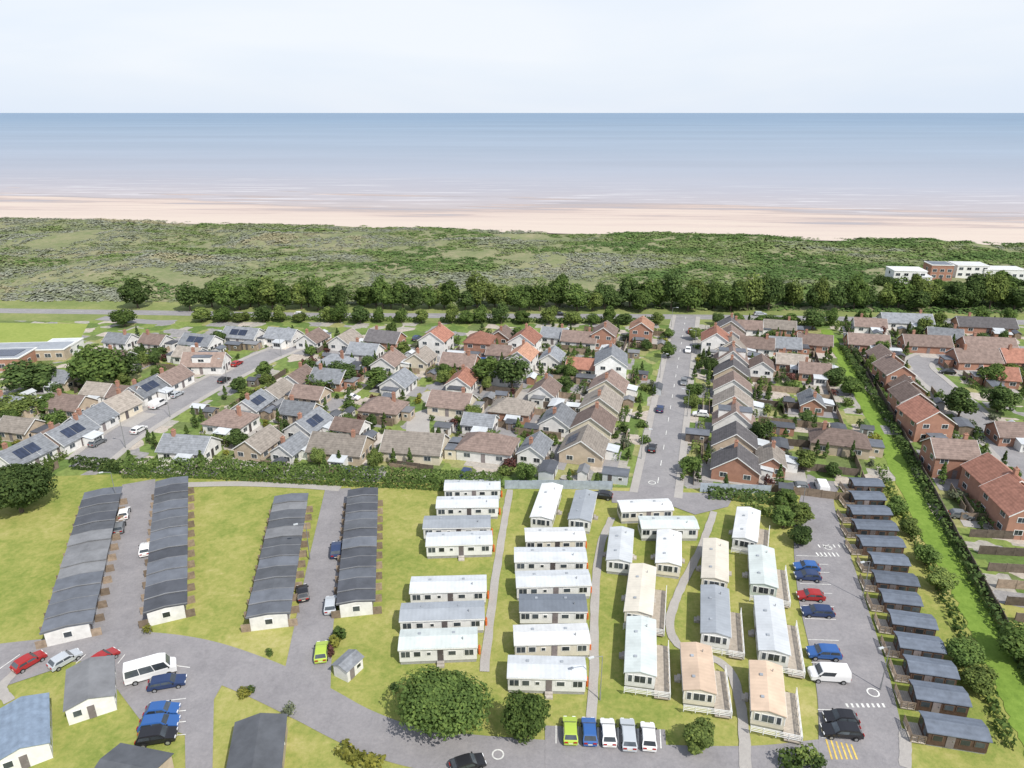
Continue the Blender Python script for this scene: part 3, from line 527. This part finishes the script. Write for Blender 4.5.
# ------------------------------------------------------------------ houses
def hpx(rows,place,zone,ang0=-15,skip=False,k=.9):
    for r in rows:
        px,py,da,L,W,roof,wall=r[:7]; opt=r[7] if len(r)>7 else ''; c=G(px,py,4 if '2' not in opt else 6); L*=k; W*=k
        if skip and not free(c.x,c.y,W*.48): continue
        kind='house' if '2' in opt else ('dormer bungalow' if 'd' in opt else 'bungalow'); ex=' with solar' if 's' in opt else ''
        house(c.x,c.y,ang0+da+R.uniform(-3,3),L,W,roof,wall,f'{roof} roofed {wall} {kind}{ex} {place}',place,opt,zone=zone)
hpx([(188,439,4,11,7.5,'grey','white'),(258,436,90,9,7,'tan','buff'),(340,439,4,12.5,8.5,'tan','buff'),(415,438,4,13.5,9,'tan','cream'),(488,438,4,12.5,8.5,'brown','white','h'),(535,441,90,8,6,'grey','white')],'in front row behind the park hedge','behind the park hedge',k=.95)
hpx([(230,414,0,11,8.5,'brown','white','h'),(308,418,90,10,8,'grey','white','s'),(383,401,0,11,8.5,'brown','buff','h'),(452,396,0,11.5,8.5,'brown','cream'),(512,402,0,11,8.5,'tan','brick','h'),(558,413,90,9,8,'grey','white')],'in second row from the park','among second row bungalows')
hpx([(252,398,90,9,7.5,'grey','white','s'),(297,372,90,10,7,'brown','white'),(275,386,90,9,7,'tan','white'),(330,372,0,10,8,'grey','brick'),(205,357,15,13,8,'pink','white','d'),(335,357,0,10,8,'grey','white','h'),(388,356,90,10,8,'brown','white'),(420,353,90,9,8,'tan','cream'),(460,357,0,11,8.5,'brown','brick'),(522,351,90,10,8,'orange','white','2'),(552,352,90,9,7,'grey','white'),(500,347,0,8,7,'brown','white'),(582,360,0,9,7,'red','cream')],'in the middle rows','among middle row houses')
hpx([(200,337,0,12,8,'grey','white','s'),(243,330,0,13,8,'grey','white','s'),(283,331,0,11,8,'grey','white'),(312,334,90,9,8,'brown','white'),(345,335,90,10,8,'tan','white'),(385,334,0,12,8.5,'dark','brick'),(436,333,90,10,9,'red','white','2'),(480,336,90,9,9,'red','brick','2h'),(525,335,90,10,9,'red','white','2'),(580,334,0,12,8,'brown','white'),(605,328,90,9,8,'brown','brick','2'),(642,323,90,9,8,'orange','brick','2'),(555,330,0,9,7.5,'grey','white')],'near the coastal road','near the coastal road')
hpx([(144,384,90,11,8,'grey','white','s'),(170,373,90,10,8,'brown','white'),(112,402,90,11,8.5,'tan','cream'),(88,414,90,10,8.5,'grey','white'),(66,428,90,11,8.5,'grey','white','s'),(42,437,90,10,8.5,'brown','buff'),(20,448,90,11,8.5,'grey','white','s'),(126,388,0,8,7,'brown','white'),(20,420,0,9,7,'tan','buff')],'left of the slanting road','left of slanting road')
def row(off,s0,step,n,place,zone,spec):
    for i in range(n):
        c=P0+D*(s0+step*i)+RT*off; roof,wall,opt,L,W=spec(i)
        house(c.x,c.y,75+R.uniform(-2,2),L,W,roof,wall,f'{roof} roofed {wall} gable fronted bungalow {place}',place,opt,'d',zone=zone)
row(15,12,11.4,10,'right of the straight road','right of straight road',lambda i:(('dark','brick','') if i==0 else (['brown','dark','brown','tan'][i%4],['white','buff','white','cream'][i%4],'d' if i%4==2 else ''))+(6.8,9.2))
row(-16.5,12,12.5,4,'left of the straight road','left of straight road',lambda i:(('tan','buff','sn') if i==0 else ('tan' if i==2 else 'brown','cream',''))+(8.4,9.2))
c=G(611,362,4); house(c.x,c.y,82,10.5,8.6,'grey','bright','tall white house with white gable facing the park','tall white houses','2',zone='left of straight road')
hpx([(716,334,90,10,9,'red','white','2'),(757,340,0,11,8,'brown','white'),(785,340,0,10,8,'grey','brick'),(815,337,0,11,8,'brown','brick'),(868,337,0,13,8,'brown','brick'),(906,316,8,18,8,'grey','white'),(985,320,8,20,8,'dark','brick'),(926,338,8,15,8,'brown','brick'),(988,341,8,16,9,'brown','brick'),(745,322,0,12,7,'brown','white')],'along the top right','at the top right')
hpx([(840,433,0,13,8,'brown','buff','h'),(772,452,90,8,6,'tan','brick'),(815,365,0,9,7,'brown','brick')],'among the right hand gardens','among right hand gardens')
hpx([(886,352,100,10,8,'brown','brick'),(895,365,100,10,8,'brown','brick','2'),(905,379,100,10,8,'brown','brick'),(912,392,100,9,8,'brown','brick','2'),(927,410,100,10,9,'red','brick','2'),(952,445,8,9,8,'brown','brick','2'),(975,353,8,13,9,'brown','brick'),(1018,353,8,11,9,'red','brick'),(1002,474,98,12,9,'red','brick','2'),(1022,496,98,11,9,'red','brick','2'),(1012,425,8,8,7,'brown','brick')],'on the right hand estate','on right hand estate',k=.92)
hpx([(190,349,0,9,7,'tan','white'),(235,344,0,9,7,'brown','white'),(312,357,90,9,7,'tan','white'),(362,369,90,9,7.5,'brown','buff'),(398,376,90,9,8,'grey','white'),(432,376,0,10,7.5,'brown','white'),(462,375,90,9,7.5,'red','white'),(545,384,90,9,7.5,'brown','white'),(585,384,0,9,7.5,'tan','cream'),(365,346,0,10,8,'grey','white'),(310,388,0,9,7,'brown','buff'),(345,400,90,8,7,'grey','white'),(118,352,0,9,7,'brown','white'),(145,350,0,9,7,'grey','buff'),(70,398,0,10,8,'brown','buff'),(40,412,0,10,8,'tan','white'),(480,415,0,8,6,'grey','white'),(290,440,90,8,6,'grey','white'),(60,372,0,10,7,'grey','buff'),(95,398,0,8,7,'grey','white'),(300,404,0,9,7,'grey','buff'),(350,420,0,8,6,'brown','white'),(430,412,90,8,6,'grey','white'),(500,368,90,8,7,'brown','white'),(410,338,90,8,7,'brown','white'),(460,338,0,8,7,'grey','white'),(502,330,90,8,7,'brown','brick'),(155,336,0,9,7,'brown','white'),(120,335,0,9,7,'grey','white'),(575,398,90,8,7,'brown','white'),(100,385,0,8,7,'tan','white'),(10,398,0,9,7,'grey','buff')],'filling the estate between rows','between estate rows',skip=True)
hpx([(762,360,90,8,7,'brown','white'),(792,356,0,9,7,'tan','brick'),(842,352,0,9,7,'brown','brick'),(812,395,90,8,6,'grey','brick'),(945,330,0,11,7,'grey','brick'),(870,320,0,11,7,'brown','white'),(825,320,0,11,7,'grey','white'),(780,322,0,11,7,'tan','brick'),(960,385,0,8,7,'brown','brick'),(1000,370,0,9,8,'red','brick'),(990,440,8,8,7,'brown','brick')],'filling the right hand side','on the right hand side',skip=True)
def block(px,py,L,W,h,ang,wall,roofm,name,label,cat,z=0,nw=6,st=1,solar=False):
    c=G(px,py,z); e=thing(name,label,cat,c.x,c.y,z,rad(ang)); a,b=L/2,W/2
    part('wall',MB().box(-a,-b,-z,a,b,h).mesh('wall',M[wall]),e); rf=part('roof',MB().box(-a-.15,-b-.15,h+.002,a+.15,b+.15,h+.3).box(-a+.3,-b+.3,h+.302,a-.3,b-.3,h+.34,1).mesh('roof',[M['white'],M[roofm]]),e)
    for s in range(st):
        for i in range(nw): window(e,-a+L*(i+.5)/nw,-b,1.6+s*2.5,min(2.0,round(L/nw*.6,1)),1.3,0)
        for sx in(-1,1): window(e,sx*a,0,1.6+s*2.5,1.6,1.3,sx*math.pi/2)
    door(e,L*.02,-b,.05,0)
    if solar: part('solar_panel',MB().box(-a*.8,-b*.6,h+.4,a*.8,b*.6,h+.46).mesh('solar_panel',M['solar']),rf)
    occ(c.x,c.y,W)
block(28,357,26,8,3.2,5,'w_buff','c_grey','school_block','long flat roofed school block by the playing field','school',nw=8)
block(-5,366,20,10,3.6,5,'w_brick','c_grey','school_block','flat roofed school block at the left edge','school',nw=6,solar=True)
block(64,352,9,8,3.0,5,'w_white','c_pale','school_block','small pale flat roofed school annexe','school',nw=3)
for a in((904,282,13,9,5.4,-6,'white','c_white','seafront_building','white two storey flat roofed building in the dunes','building',3,4,2),(936,278,9,8,6.2,-6,'w_brick','c_slate','seafront_building','brick block between the white dune buildings','building',3,3,2),(966,276,13,9,5.2,-6,'white','c_white','seafront_building','white flat roofed building right of the brick block','building',3,4,2),(998,277,17,8,3.8,-4,'white','c_white','seafront_building','long low white building at the right dune edge','building',3,6,1),(920,284,6,6,3.4,-6,'white','c_pale','seafront_building','low white annexe between the dune buildings','building',3,2,1)): block(*a)
# ------------------------------------------------------------------ cars
def cpx(L,group):
    for px,py,ang,k,paint,label in L: c=G(px,py); car(c.x,c.y,ang,k,paint,label,group)
cpx([(30,665,58,'hatch','red','red hatchback nearest the left edge car park'),(66,663,55,'hatch','silver','silver hatchback between two red cars'),(104,662,60,'hatch','red','red hatchback beside the grey roofed chalet'),(152,676,25,'minibus','white','white minibus parked in front of the chalet'),(168,686,15,'estate','navy','navy estate car just below the minibus'),(163,714,8,'hatch','blue','bright blue hatchback at the end of the lower bays'),(160,727,10,'estate','blue','blue estate car in the middle of the lower bays'),(158,741,12,'suv','black','black car nearest the bottom in the lower bays')],'cars in the left car park')
cpx([(125,516,110,'hatch','white','white car beside the far left chalet terrace'),(146,552,112,'hatch','white','white car beside the second chalet terrace'),(337,553,100,'suv','navy','navy car by the near black chalet terrace'),(331,608,100,'hatch','silver','silver car on the second chalet road'),(303,596,110,'hatch','black','black car by the third chalet terrace'),(120,530,110,'hatch','grey','grey car behind the white one at chalets'),(322,655,100,'hatch','lime','lime car at foot of second chalet road')],'cars beside the chalets')
cpx([(570,734,88,'hatch','lime','lime green hatchback at the bottom centre'),(589,735,88,'hatch','blue','blue hatchback beside the lime green one'),(608,736,88,'hatch','white','white hatchback in the middle of five'),(628,738,86,'estate','silver','silver estate car between two white cars'),(648,740,84,'hatch','white','white hatchback at the right end of five'),(468,768,20,'hatch','black','black car on the road at bottom centre')],'cars in the bottom bays')
cpx([(806,570,174,'hatch','blue','blue hatchback at the top of lodge road bays'),(807,579,174,'hatch','navy','navy hatchback below the blue one on lodge road'),(810,599,175,'hatch','red','red hatchback on lodge road'),(817,615,175,'estate','navy','navy estate car below the red hatchback'),(823,657,175,'suv','blue','blue car just above the white van'),(828,679,175,'van','white','white van on lodge road'),(840,722,175,'hatch','black','upper of two black cars on lodge road'),(841,735,175,'estate','black','lower of two black cars on lodge road'),(821,490,80,'van','white','white van at the head of lodge road'),(798,489,170,'hatch','grey','grey car by hedge left of lodge road'),(602,498,165,'hatch','black','black car by the park boundary wall')],'cars along lodge road')
def along(s,off,k,paint,label):
    c=P0+D*s+RT*off; car(c.x,c.y,75+(180 if off>0 else 0),k,paint,label,'cars on the straight road')
for a in((19,-2.4,'hatch','black','black car on the left of the straight road'),(42,-2.4,'hatch','navy','navy car part way along straight road'),(63,2.4,'hatch','grey','grey car midway along the straight road'),(92,2.4,'hatch','white','white car far along the straight road'),(113,2.4,'hatch','red','red car at far end of straight road')): along(*a)
for t,off,k,paint,l in((.12,-2.6,'hatch','grey','grey car near foot of slanting road'),(.25,2.6,'hatch','white','white car low on the slanting road'),(.42,-2.6,'van','white','white van halfway up the slanting road'),(.5,-2.6,'hatch','silver','silver car beyond van on slanting road'),(.62,2.6,'hatch','black','black car high on the slanting road'),(.75,-2.6,'hatch','red','red car near top of slanting road')):
    p=left[int((1-t)*(len(left)-1))]; car(p.x+off,p.y-off*.25,75,k,paint,l,'cars on the slanting road')
for px,k,paint in((300,'hatch','white'),(560,'hatch','black'),(760,'estate','silver')): c=G(px,315.5); car(c.x,c.y,-3,k,paint,f'{paint} car driving along the coastal road','cars on coastal road')
# ------------------------------------------------------------------ trees and hedges
LN={'dark':'dark green','mid':'mid green','light':'light green','gold':'yellow','purple':'purple','grey':'grey green'}
def tpx(px,py,h,w,leaf,label,pr=None,group=None): c=G(px,py); tree(c.x,c.y,h,w,leaf,label,pr,group)
tpx(443,726,6.6,11.4,'mid','large round tree on the grass at bottom centre',BIG); tpx(528,736,6.2,5.8,'mid','medium round tree right of the large one',MED); tpx(697,750,3.8,4.4,'light','small pale tree near bottom right',SML)
tpx(22,512,9.5,12.5,'dark','big dark tree at left edge beside the chalets',BIG); tpx(103,390,12,14,'mid','tall spreading tree beside the school',PT[2]); tpx(128,382,8,8,'dark','dark tree right of the school tree'); tpx(30,392,8,13,'dark','wide dark tree left of the school tree',PT[0]); tpx(58,412,5,8,'mid','low tree by left bungalows'); tpx(20,415,5,10,'light','pale low tree by left edge')
tpx(138,308,11,11,'dark','lone dark tree by dunes on the left'); tpx(125,326,6,9,'mid','round tree beside the side road'); 
for i in range(70):
    px=196+i*12.3+R.uniform(-6,6); big=1.15 if px>620 else 1; c=G(px,311); lf=R.choice(['dark','mid','mid','light']); w=R.uniform(7,11.5)
    tree(c.x,c.y+R.uniform(-1,7),R.uniform(7,12.5)*big,w,lf,LN[lf]+' tree in the belt behind coastal road',None,'tree belt behind the coastal road')
for i in range(9):
    c=G(880+i*18+R.uniform(-5,5),293+R.uniform(-3,2)); lf=R.choice(['dark','mid']); tree(c.x,c.y,R.uniform(4.5,6.5),R.uniform(6,9),lf,LN[lf]+' tree in front of the white dune buildings',None,'trees by the dune buildings')
for i in range(40):
    px=200+i*20.5+R.uniform(-7,7); c=G(px,321.5+(px-200)*.007)
    if abs(px-688)<22 or not free(c.x,c.y,1.5): continue
    lf=R.choice(['dark','mid','light','mid']); tree(c.x,c.y,R.uniform(3.5,7),R.uniform(4,7.5),lf,LN[lf]+' roadside tree between coastal road and houses',None,'roadside trees')
for px,py,h,w,lf,l in((487,384,8,8,'mid','leafy tree in the middle gardens'),(512,388,8.5,9,'dark','dark tree in the middle gardens'),(375,388,6,7,'mid','round tree between middle bungalows'),(342,384,6,9,'dark','spreading tree above solar bungalow'),(958,418,8,8,'dark','dark tree beside the estate road'),(997,412,7,8,'dark','dark tree at right of the estate road'),(990,385,6,7,'mid','green tree on estate lawn'),(1010,380,5,6,'light','pale tree on estate lawn'),(850,395,5,6,'mid','tree beside the upper drain'),(802,470,5,5,'light','pale tree at foot of right gardens'),(783,528,4.2,4.6,'mid','left tree of clump beside the lodge road'),(797,525,4.4,4.8,'light','right tree of clump beside the lodge road'),(800,545,3.6,4.2,'dark','lower tree of clump beside the lodge road'),(787,508,3.6,4.6,'mid','upper tree of clump beside lodge road'),(940,590,3.6,4.2,'light','small tree behind middle lodges'),(962,665,3.8,5,'mid','tree behind lower lodges'),(975,690,3.4,4.5,'light','pale tree behind lowest lodge but one'),(925,565,3.4,4.2,'mid','tree behind upper lodges'),(910,535,3.4,4,'light','pale tree beside the drain'),(895,515,3.4,4,'mid','tree behind the top lodges'),(1015,660,5,6,'mid','tree beyond the drain at right edge'),(668,358,5,4.5,'mid','tree beside the straight road'),(812,330,7,8,'dark','dark tree at top right gardens'),(835,385,5,6,'dark','dark tree left of the drain'),(570,372,4.5,5,'light','pale tree behind the white house')): tpx(px,py,h,w,lf,l)
W_=lambda *p:[G(*a) for a in p]
hedge(W_((126,475),(200,475),(300,481),(400,485),(502,491)),3.0,3.2,'mid','long thick hedge between park and bungalows',14,.28,wob=.2)
hedge(W_((75,467),(125,472)),2,2.2,'dark','short dark hedge at foot of the slanting road',wob=.3)
hedge(W_((708,497),(750,500),(790,505)),2,1.8,'dark','dark hedge right of the park entrance',wob=.4)
hedge(W_((745,508),(785,520)),1.6,1.3,'light','light hedge above the right caravans')
hedge(W_((842,348),(890,425),(935,510),(985,600),(1035,690)),1.5,1.5,'dark','dark hedge along right bank of the drain',8)
hedge(W_((880,470),(915,540),(955,620),(985,690),(1010,750)),1.3,1.1,'mid','loose hedge behind the lodges',6)
hedge(W_((340,750),(358,763),(385,766)),1.4,1.0,'gold','yellow green hedge at bottom beside the road')
hedge(W_((205,319),(420,321.5)),1.6,1.6,'mid','roadside hedge along coastal road left part',7); hedge(W_((440,322),(660,322)),1.6,1.5,'dark','roadside hedge along coastal road middle part',7); hedge(W_((730,324),(1010,329)),1.5,1.6,'mid','roadside hedge along coastal road right part',7)
hedge(W_((330,395),(310,388)),2.5,3,'mid','tall hedge between middle gardens'); hedge(W_((236,414),(203,434)),1.0,1.2,'gold','golden hedge beside slanting road')
for px,py,s,lf,l in((335,645,1.1,'gold','yellow flowering bush by lime car'),(340,638,1.2,'mid','green bush by lime car'),(330,655,.9,'purple','reddish bush by lime car'),(245,695,.8,'gold','yellow bush in left rockery'),(252,692,.6,'dark','dark bush in left rockery'),(290,716,.8,'grey','grey bush in lower rockery'),(148,634,.7,'gold','yellow bush below second chalet terrace'),(805,764,1.4,'light','pale bush at bottom right'),(790,768,1.2,'mid','green bush at bottom right'),(395,690,.8,'dark','dark bush left of large tree'),(270,655,.6,'mid','bush below third chalet terrace'),(815,768,1.1,'dark','dark bush at bottom right')):
    c=G(px,py); bush(c.x,c.y,s,lf,l,'park bushes')
# fences
for i in range(11):
    c=P0+D*(6.5+11.4*i); fence(c+RT*21,c+RT*(38+R.uniform(-2,3)),1.7,'panel fence dividing back gardens right of straight road',R.choice(['wood','wood','darkwood']))
    if i<10: fence(P0+D*(7+11.4*i)+RT*40,P0+D*(17.4+11.4*i)+RT*40,1.7,'panel fence along garden ends right of straight road',R.choice(['wood','darkwood']))
    if i<9: c=P0+D*(6.5+12.4*i); fence(c-RT*23,c-RT*(33+R.uniform(-2,2)),1.7,'panel fence dividing back gardens left of straight road','wood')
pts=W_((846,342),(868,385),(893,432),(920,485),(950,545),(985,610),(1025,690))
for p,q in zip(pts,pts[1:]): fence(p+Vector((1.5,0,0)),q+Vector((1.3,-.3,0)),1.8,'dark board fence beyond the drain','darkwood')
pts=W_((505,489),(560,489),(612,490)); [fence(p,q,1.9,'blue grey boundary boards left of park entrance','bluewall',order='x') for p,q in zip(pts,pts[1:])]
fence(G(700,492),G(770,494),1.9,'blue grey boundary boards right of park entrance','bluewall')
for k in range(8):
    a=G(960+k*9,520+k*17); fence(a,a+Vector((14,-1.5,0)),1.6,'garden fence of right hand estate plots',R.choice(['wood','darkwood']))
for hx,hy,zone in list(HOUSES):
    for k in range(5):
        a=rad(R.choice([75,75,-15])); d=Vector((math.cos(a),math.sin(a),0)); n=Vector((-d.y,d.x,0))*R.choice([-1,1])*R.uniform(5.2,8.5); m=Vector((hx,hy,0))+n+d*R.uniform(-4,4); l=R.uniform(2.5,4.5)
        if all(free(m.x+d.x*t,m.y+d.y*t,.2) for t in(-l,-l/2,0,l/2,l)):
            if k%2==0: fence(m-d*l,m+d*l,1.6,f'garden fence {zone}',R.choice(['wood','wood','darkwood']))
            else: lf=R.choice(['dark','mid','light']); hedge([m-d*l,m+d*l],R.uniform(.9,1.5),R.uniform(1.2,2.0),lf,f'{LN[lf]} garden hedge {zone}',8,.3,group='garden hedges',wob=.5)
# garden scatter
nb=0; nt_=0
for rnd_ in range(4):
  for (x,y,zone) in HOUSES:
    for k in range(6):
        a=R.uniform(0,6.28); d=R.uniform(5.,13.5); bx_,by_=x+d*math.cos(a),y+d*math.sin(a); t=R.random()
        pxx,_=PX(bx_,by_)
        if not -30<pxx<1054: continue
        if t<.46 and nb<285:
            s=R.uniform(.6,1.5)
            if free(bx_,by_,s*.6): lf=R.choice(['dark','mid','mid','light','gold','purple','grey']); bush(bx_,by_,s,lf,f'{LN[lf]} garden bush {zone}'); nb+=1
        elif t<.60 and free(bx_,by_,1.2): lf=R.choice(['dark','mid']); tree(bx_,by_,R.uniform(2.6,5.5),R.uniform(1.6,2.6),lf,f'narrow {LN[lf]} conifer {zone}',CON,'garden conifers','conifer',name='conifer')
        elif t<.74 and nt_<95 and free(bx_,by_,1.3): lf=R.choice(['dark','mid','light']); tree(bx_,by_,R.uniform(2.8,5.5),R.uniform(3,5),lf,f'small {LN[lf]} garden tree {zone}',None,'small garden trees'); nt_+=1
        elif t<.91 and free(bx_,by_,1.6):
            wm=R.choice(['wood','darkwood','w_white','c_pale','w_brick']); g=R.random()<.3; hut(bx_,by_,R.choice([-15,75]),5 if g else R.uniform(2.2,3.8),3 if g else R.uniform(1.8,2.8),2.1 if g else 1.9,.3 if g else .5,R.choice(M['felt']+[M['c_pale']]),M[wm],'garage' if g else 'garden_shed',{'wood':'brown wooden','darkwood':'dark wooden','w_white':'white','c_pale':'pale grey','w_brick':'brick'}[wm]+(f' garage {zone}' if g else f' garden shed {zone}'),'garage' if g else 'shed','garden sheds')
        elif t>.91 and free(bx_,by_,2.2): pc=R.choice(['white','silver','black','grey','red','navy','blue']); car(bx_,by_,R.choice([75,-15,165,255]),R.choice(['hatch','hatch','suv','estate']),pc,f'{pc} car on driveway {zone}','cars on driveways')
for i,(x,y,zone) in enumerate(HOUSES):
    a=rad(R.choice([-15,75])); l,w=R.uniform(2.5,4.5),R.uniform(6,9.5); ca,sa=math.cos(a),math.sin(a); z=.036+.0005*i
    struct('driveway',MB().add([(x+ca*p-sa*q,y+sa*p+ca*q,z) for p,q in((-l,-w),(l,-w),(l,w),(-l,w))],[(0,1,2,3)]).mesh('driveway',R.choice([M['paving'],M['pave'],M['asphalt2']])))
# lamps
for i in range(5):
    s=14+26*i; c=P0+D*s+RT*(4.3 if i%2 else -4.3); lamp(c.x,c.y,(75+90) if i%2 else -15,'grey street lamp beside the straight road')
for i in range(4): p=left[6+i*10]; lamp(p.x+4.8,p.y,165,'grey street lamp beside the slanting road')
for px,py in((118,505),(310,560),(600,700),(862,600),(880,690),(800,520)): c=G(px,py); lamp(c.x,c.y,200,'grey lamp post inside the holiday park')
# dune scrub (uncountable)
NC=23000; C=[];Nn=[];Sz=[]; UP=np.array([0,0,1.2])
for i in range(NC):
    u=R.uniform(.0,.98); x=R.uniform(-480,420); y=yf(x)+(yb(x)-yf(x))*u
    m=mnoise.noise((x*.018,y*.03,2))+.5*mnoise.noise((x*.07,y*.07,4))
    if m<-.40+.3*(u>.9)-.25*(x>60): continue
    px,_=PX(x,y,3)
    if 870<px<1024 and 275<y<330 and u<.35: continue
    r=R.uniform(.9,2.2)*(1.4 if m>.25 else 1)*(1.2 if x>60 else 1); n=int(13+7*r); z=dz(x,u); d=rng.normal(size=(n,3)); d[:,2]=np.abs(d[:,2]); d/=np.linalg.norm(d,axis=1)[:,None]
    C.append(np.array([x,y,z])+d*r*np.array([1.3,1.3,.42])*rng.uniform(.5,1.05,(n,1))); Nn.append(d*.5+UP+rng.normal(size=(n,3))*.18); Sz.append(r*.36*rng.uniform(.7,1.2,n))
def scrubmat():
    m,nt,b=newm('dune scrub'); g=nd(nt,'ShaderNodeNewGeometry'); pos=g.outputs['Position']
    mp=nd(nt,'ShaderNodeMapping',{'Vector':pos,'Scale':(.011,.024,.01)}).outputs[0]
    n=nd(nt,'ShaderNodeTexNoise',{'Vector':mp,'Scale':1,'Detail':5,'Roughness':.62,'Distortion':.6}).outputs[0]
    n=nd(nt,'ShaderNodeMapRange',{'Value':n,1:.36,2:.64,3:.2,4:.8}).outputs[0]
    xs=nd(nt,'ShaderNodeSeparateXYZ',{0:pos}).outputs[0]
    f=math_(nt,'ADD',n,nd(nt,'ShaderNodeMapRange',{'Value':xs,1:-250,2:150,3:.10,4:-.16}).outputs[0]); f=math_(nt,'ADD',f,math_(nt,'MULTIPLY',math_(nt,'SUBTRACT',g.outputs['Random Per Island'],.5),.06))
    c=ramp(nt,f,[(.2,(.085,.14,.045)),(.34,(.12,.18,.057)),(.46,(.17,.21,.083)),(.56,(.21,.23,.155)),(.68,(.235,.25,.20)),(.8,(.29,.27,.165))])
    nt.links.new(c,b.inputs['Base Color']); b.inputs['Roughness'].default_value=.9; b.inputs['Specular IOR Level'].default_value=.05; return m
struct('dune_scrub',leaves('dune_scrub',np.concatenate(C),np.concatenate(Nn),np.concatenate(Sz),scrubmat()),'stuff')['label']='mottled green and grey scrub covering the dunes'
# ------------------------------------------------------------------ labels
ONES='zeroth first second third fourth fifth sixth seventh eighth ninth tenth eleventh twelfth thirteenth fourteenth fifteenth sixteenth seventeenth eighteenth nineteenth twentieth'.split()
def ordn(i): return ONES[i] if i<=20 else f'{i}'+('th' if 10<i%100<14 else {1:'st',2:'nd',3:'rd'}.get(i%10,'th'))
fam={}
for o,l,r in THINGS: fam.setdefault(l,[]).append((o,r))
for l,L in fam.items():
    if len(L)==1: L[0][0]['label']=l; continue
    r=L[0][1]; L.sort(key=lambda t:PX(*t[0].location)[0 if r=='x' else 1])
    for i,(o,_) in enumerate(L): o['label']=f'{l}, {ordn(i+1)} '+('from left' if r=='x' else 'nearest')+f' of {len(L)}'
# ------------------------------------------------------------------ light
el=rad(50); az=Vector((.62,-.78)).normalized(); ts=Vector((az.x*math.cos(el),az.y*math.cos(el),math.sin(el)))
sl=bpy.data.lights.new('sun','SUN'); sl.energy=4.4; sl.angle=rad(.6); sl.color=(1,.955,.88); so=bpy.data.objects.new('sun',sl); col.objects.link(so); so.rotation_euler=ts.to_track_quat('Z','Y').to_euler(); so.location=(50,-50,150)
w=bpy.data.worlds.new('World'); sc.world=w; w.use_nodes=True; nt=w.node_tree; bg=nt.nodes['Background']
sky=nd(nt,'ShaderNodeTexSky'); sky.sky_type='NISHITA'; sky.sun_disc=False; sky.sun_elevation=el; sky.sun_rotation=math.atan2(az.x,az.y); sky.dust_density=1.5; sky.air_density=1.0
tc=nd(nt,'ShaderNodeTexCoord').outputs['Generated']; z=nd(nt,'ShaderNodeSeparateXYZ',{0:tc}).outputs[2]
mp=nd(nt,'ShaderNodeMapping',{'Vector':tc,'Scale':(1.2,1.2,6)}).outputs[0]; n=nd(nt,'ShaderNodeTexNoise',{'Vector':mp,'Scale':1.4,'Detail':4,'Roughness':.48,'Distortion':.4}).outputs[0]
f=math_(nt,'MULTIPLY',.94,nd(nt,'ShaderNodeMapRange',{'Value':z,1:.25,2:.6,3:1,4:.4}).outputs[0])
cc=ramp(nt,n,[(.3,(.735,.825,.955)),(.5,(.80,.865,.96)),(.66,(.87,.91,.97))])
mx=nd(nt,'ShaderNodeMixRGB',{0:f,1:sky.outputs[0],2:scalec(nt,cc,7.0)}); nt.links.new(mx.outputs[0],bg.inputs[0]); bg.inputs[1].default_value=.15
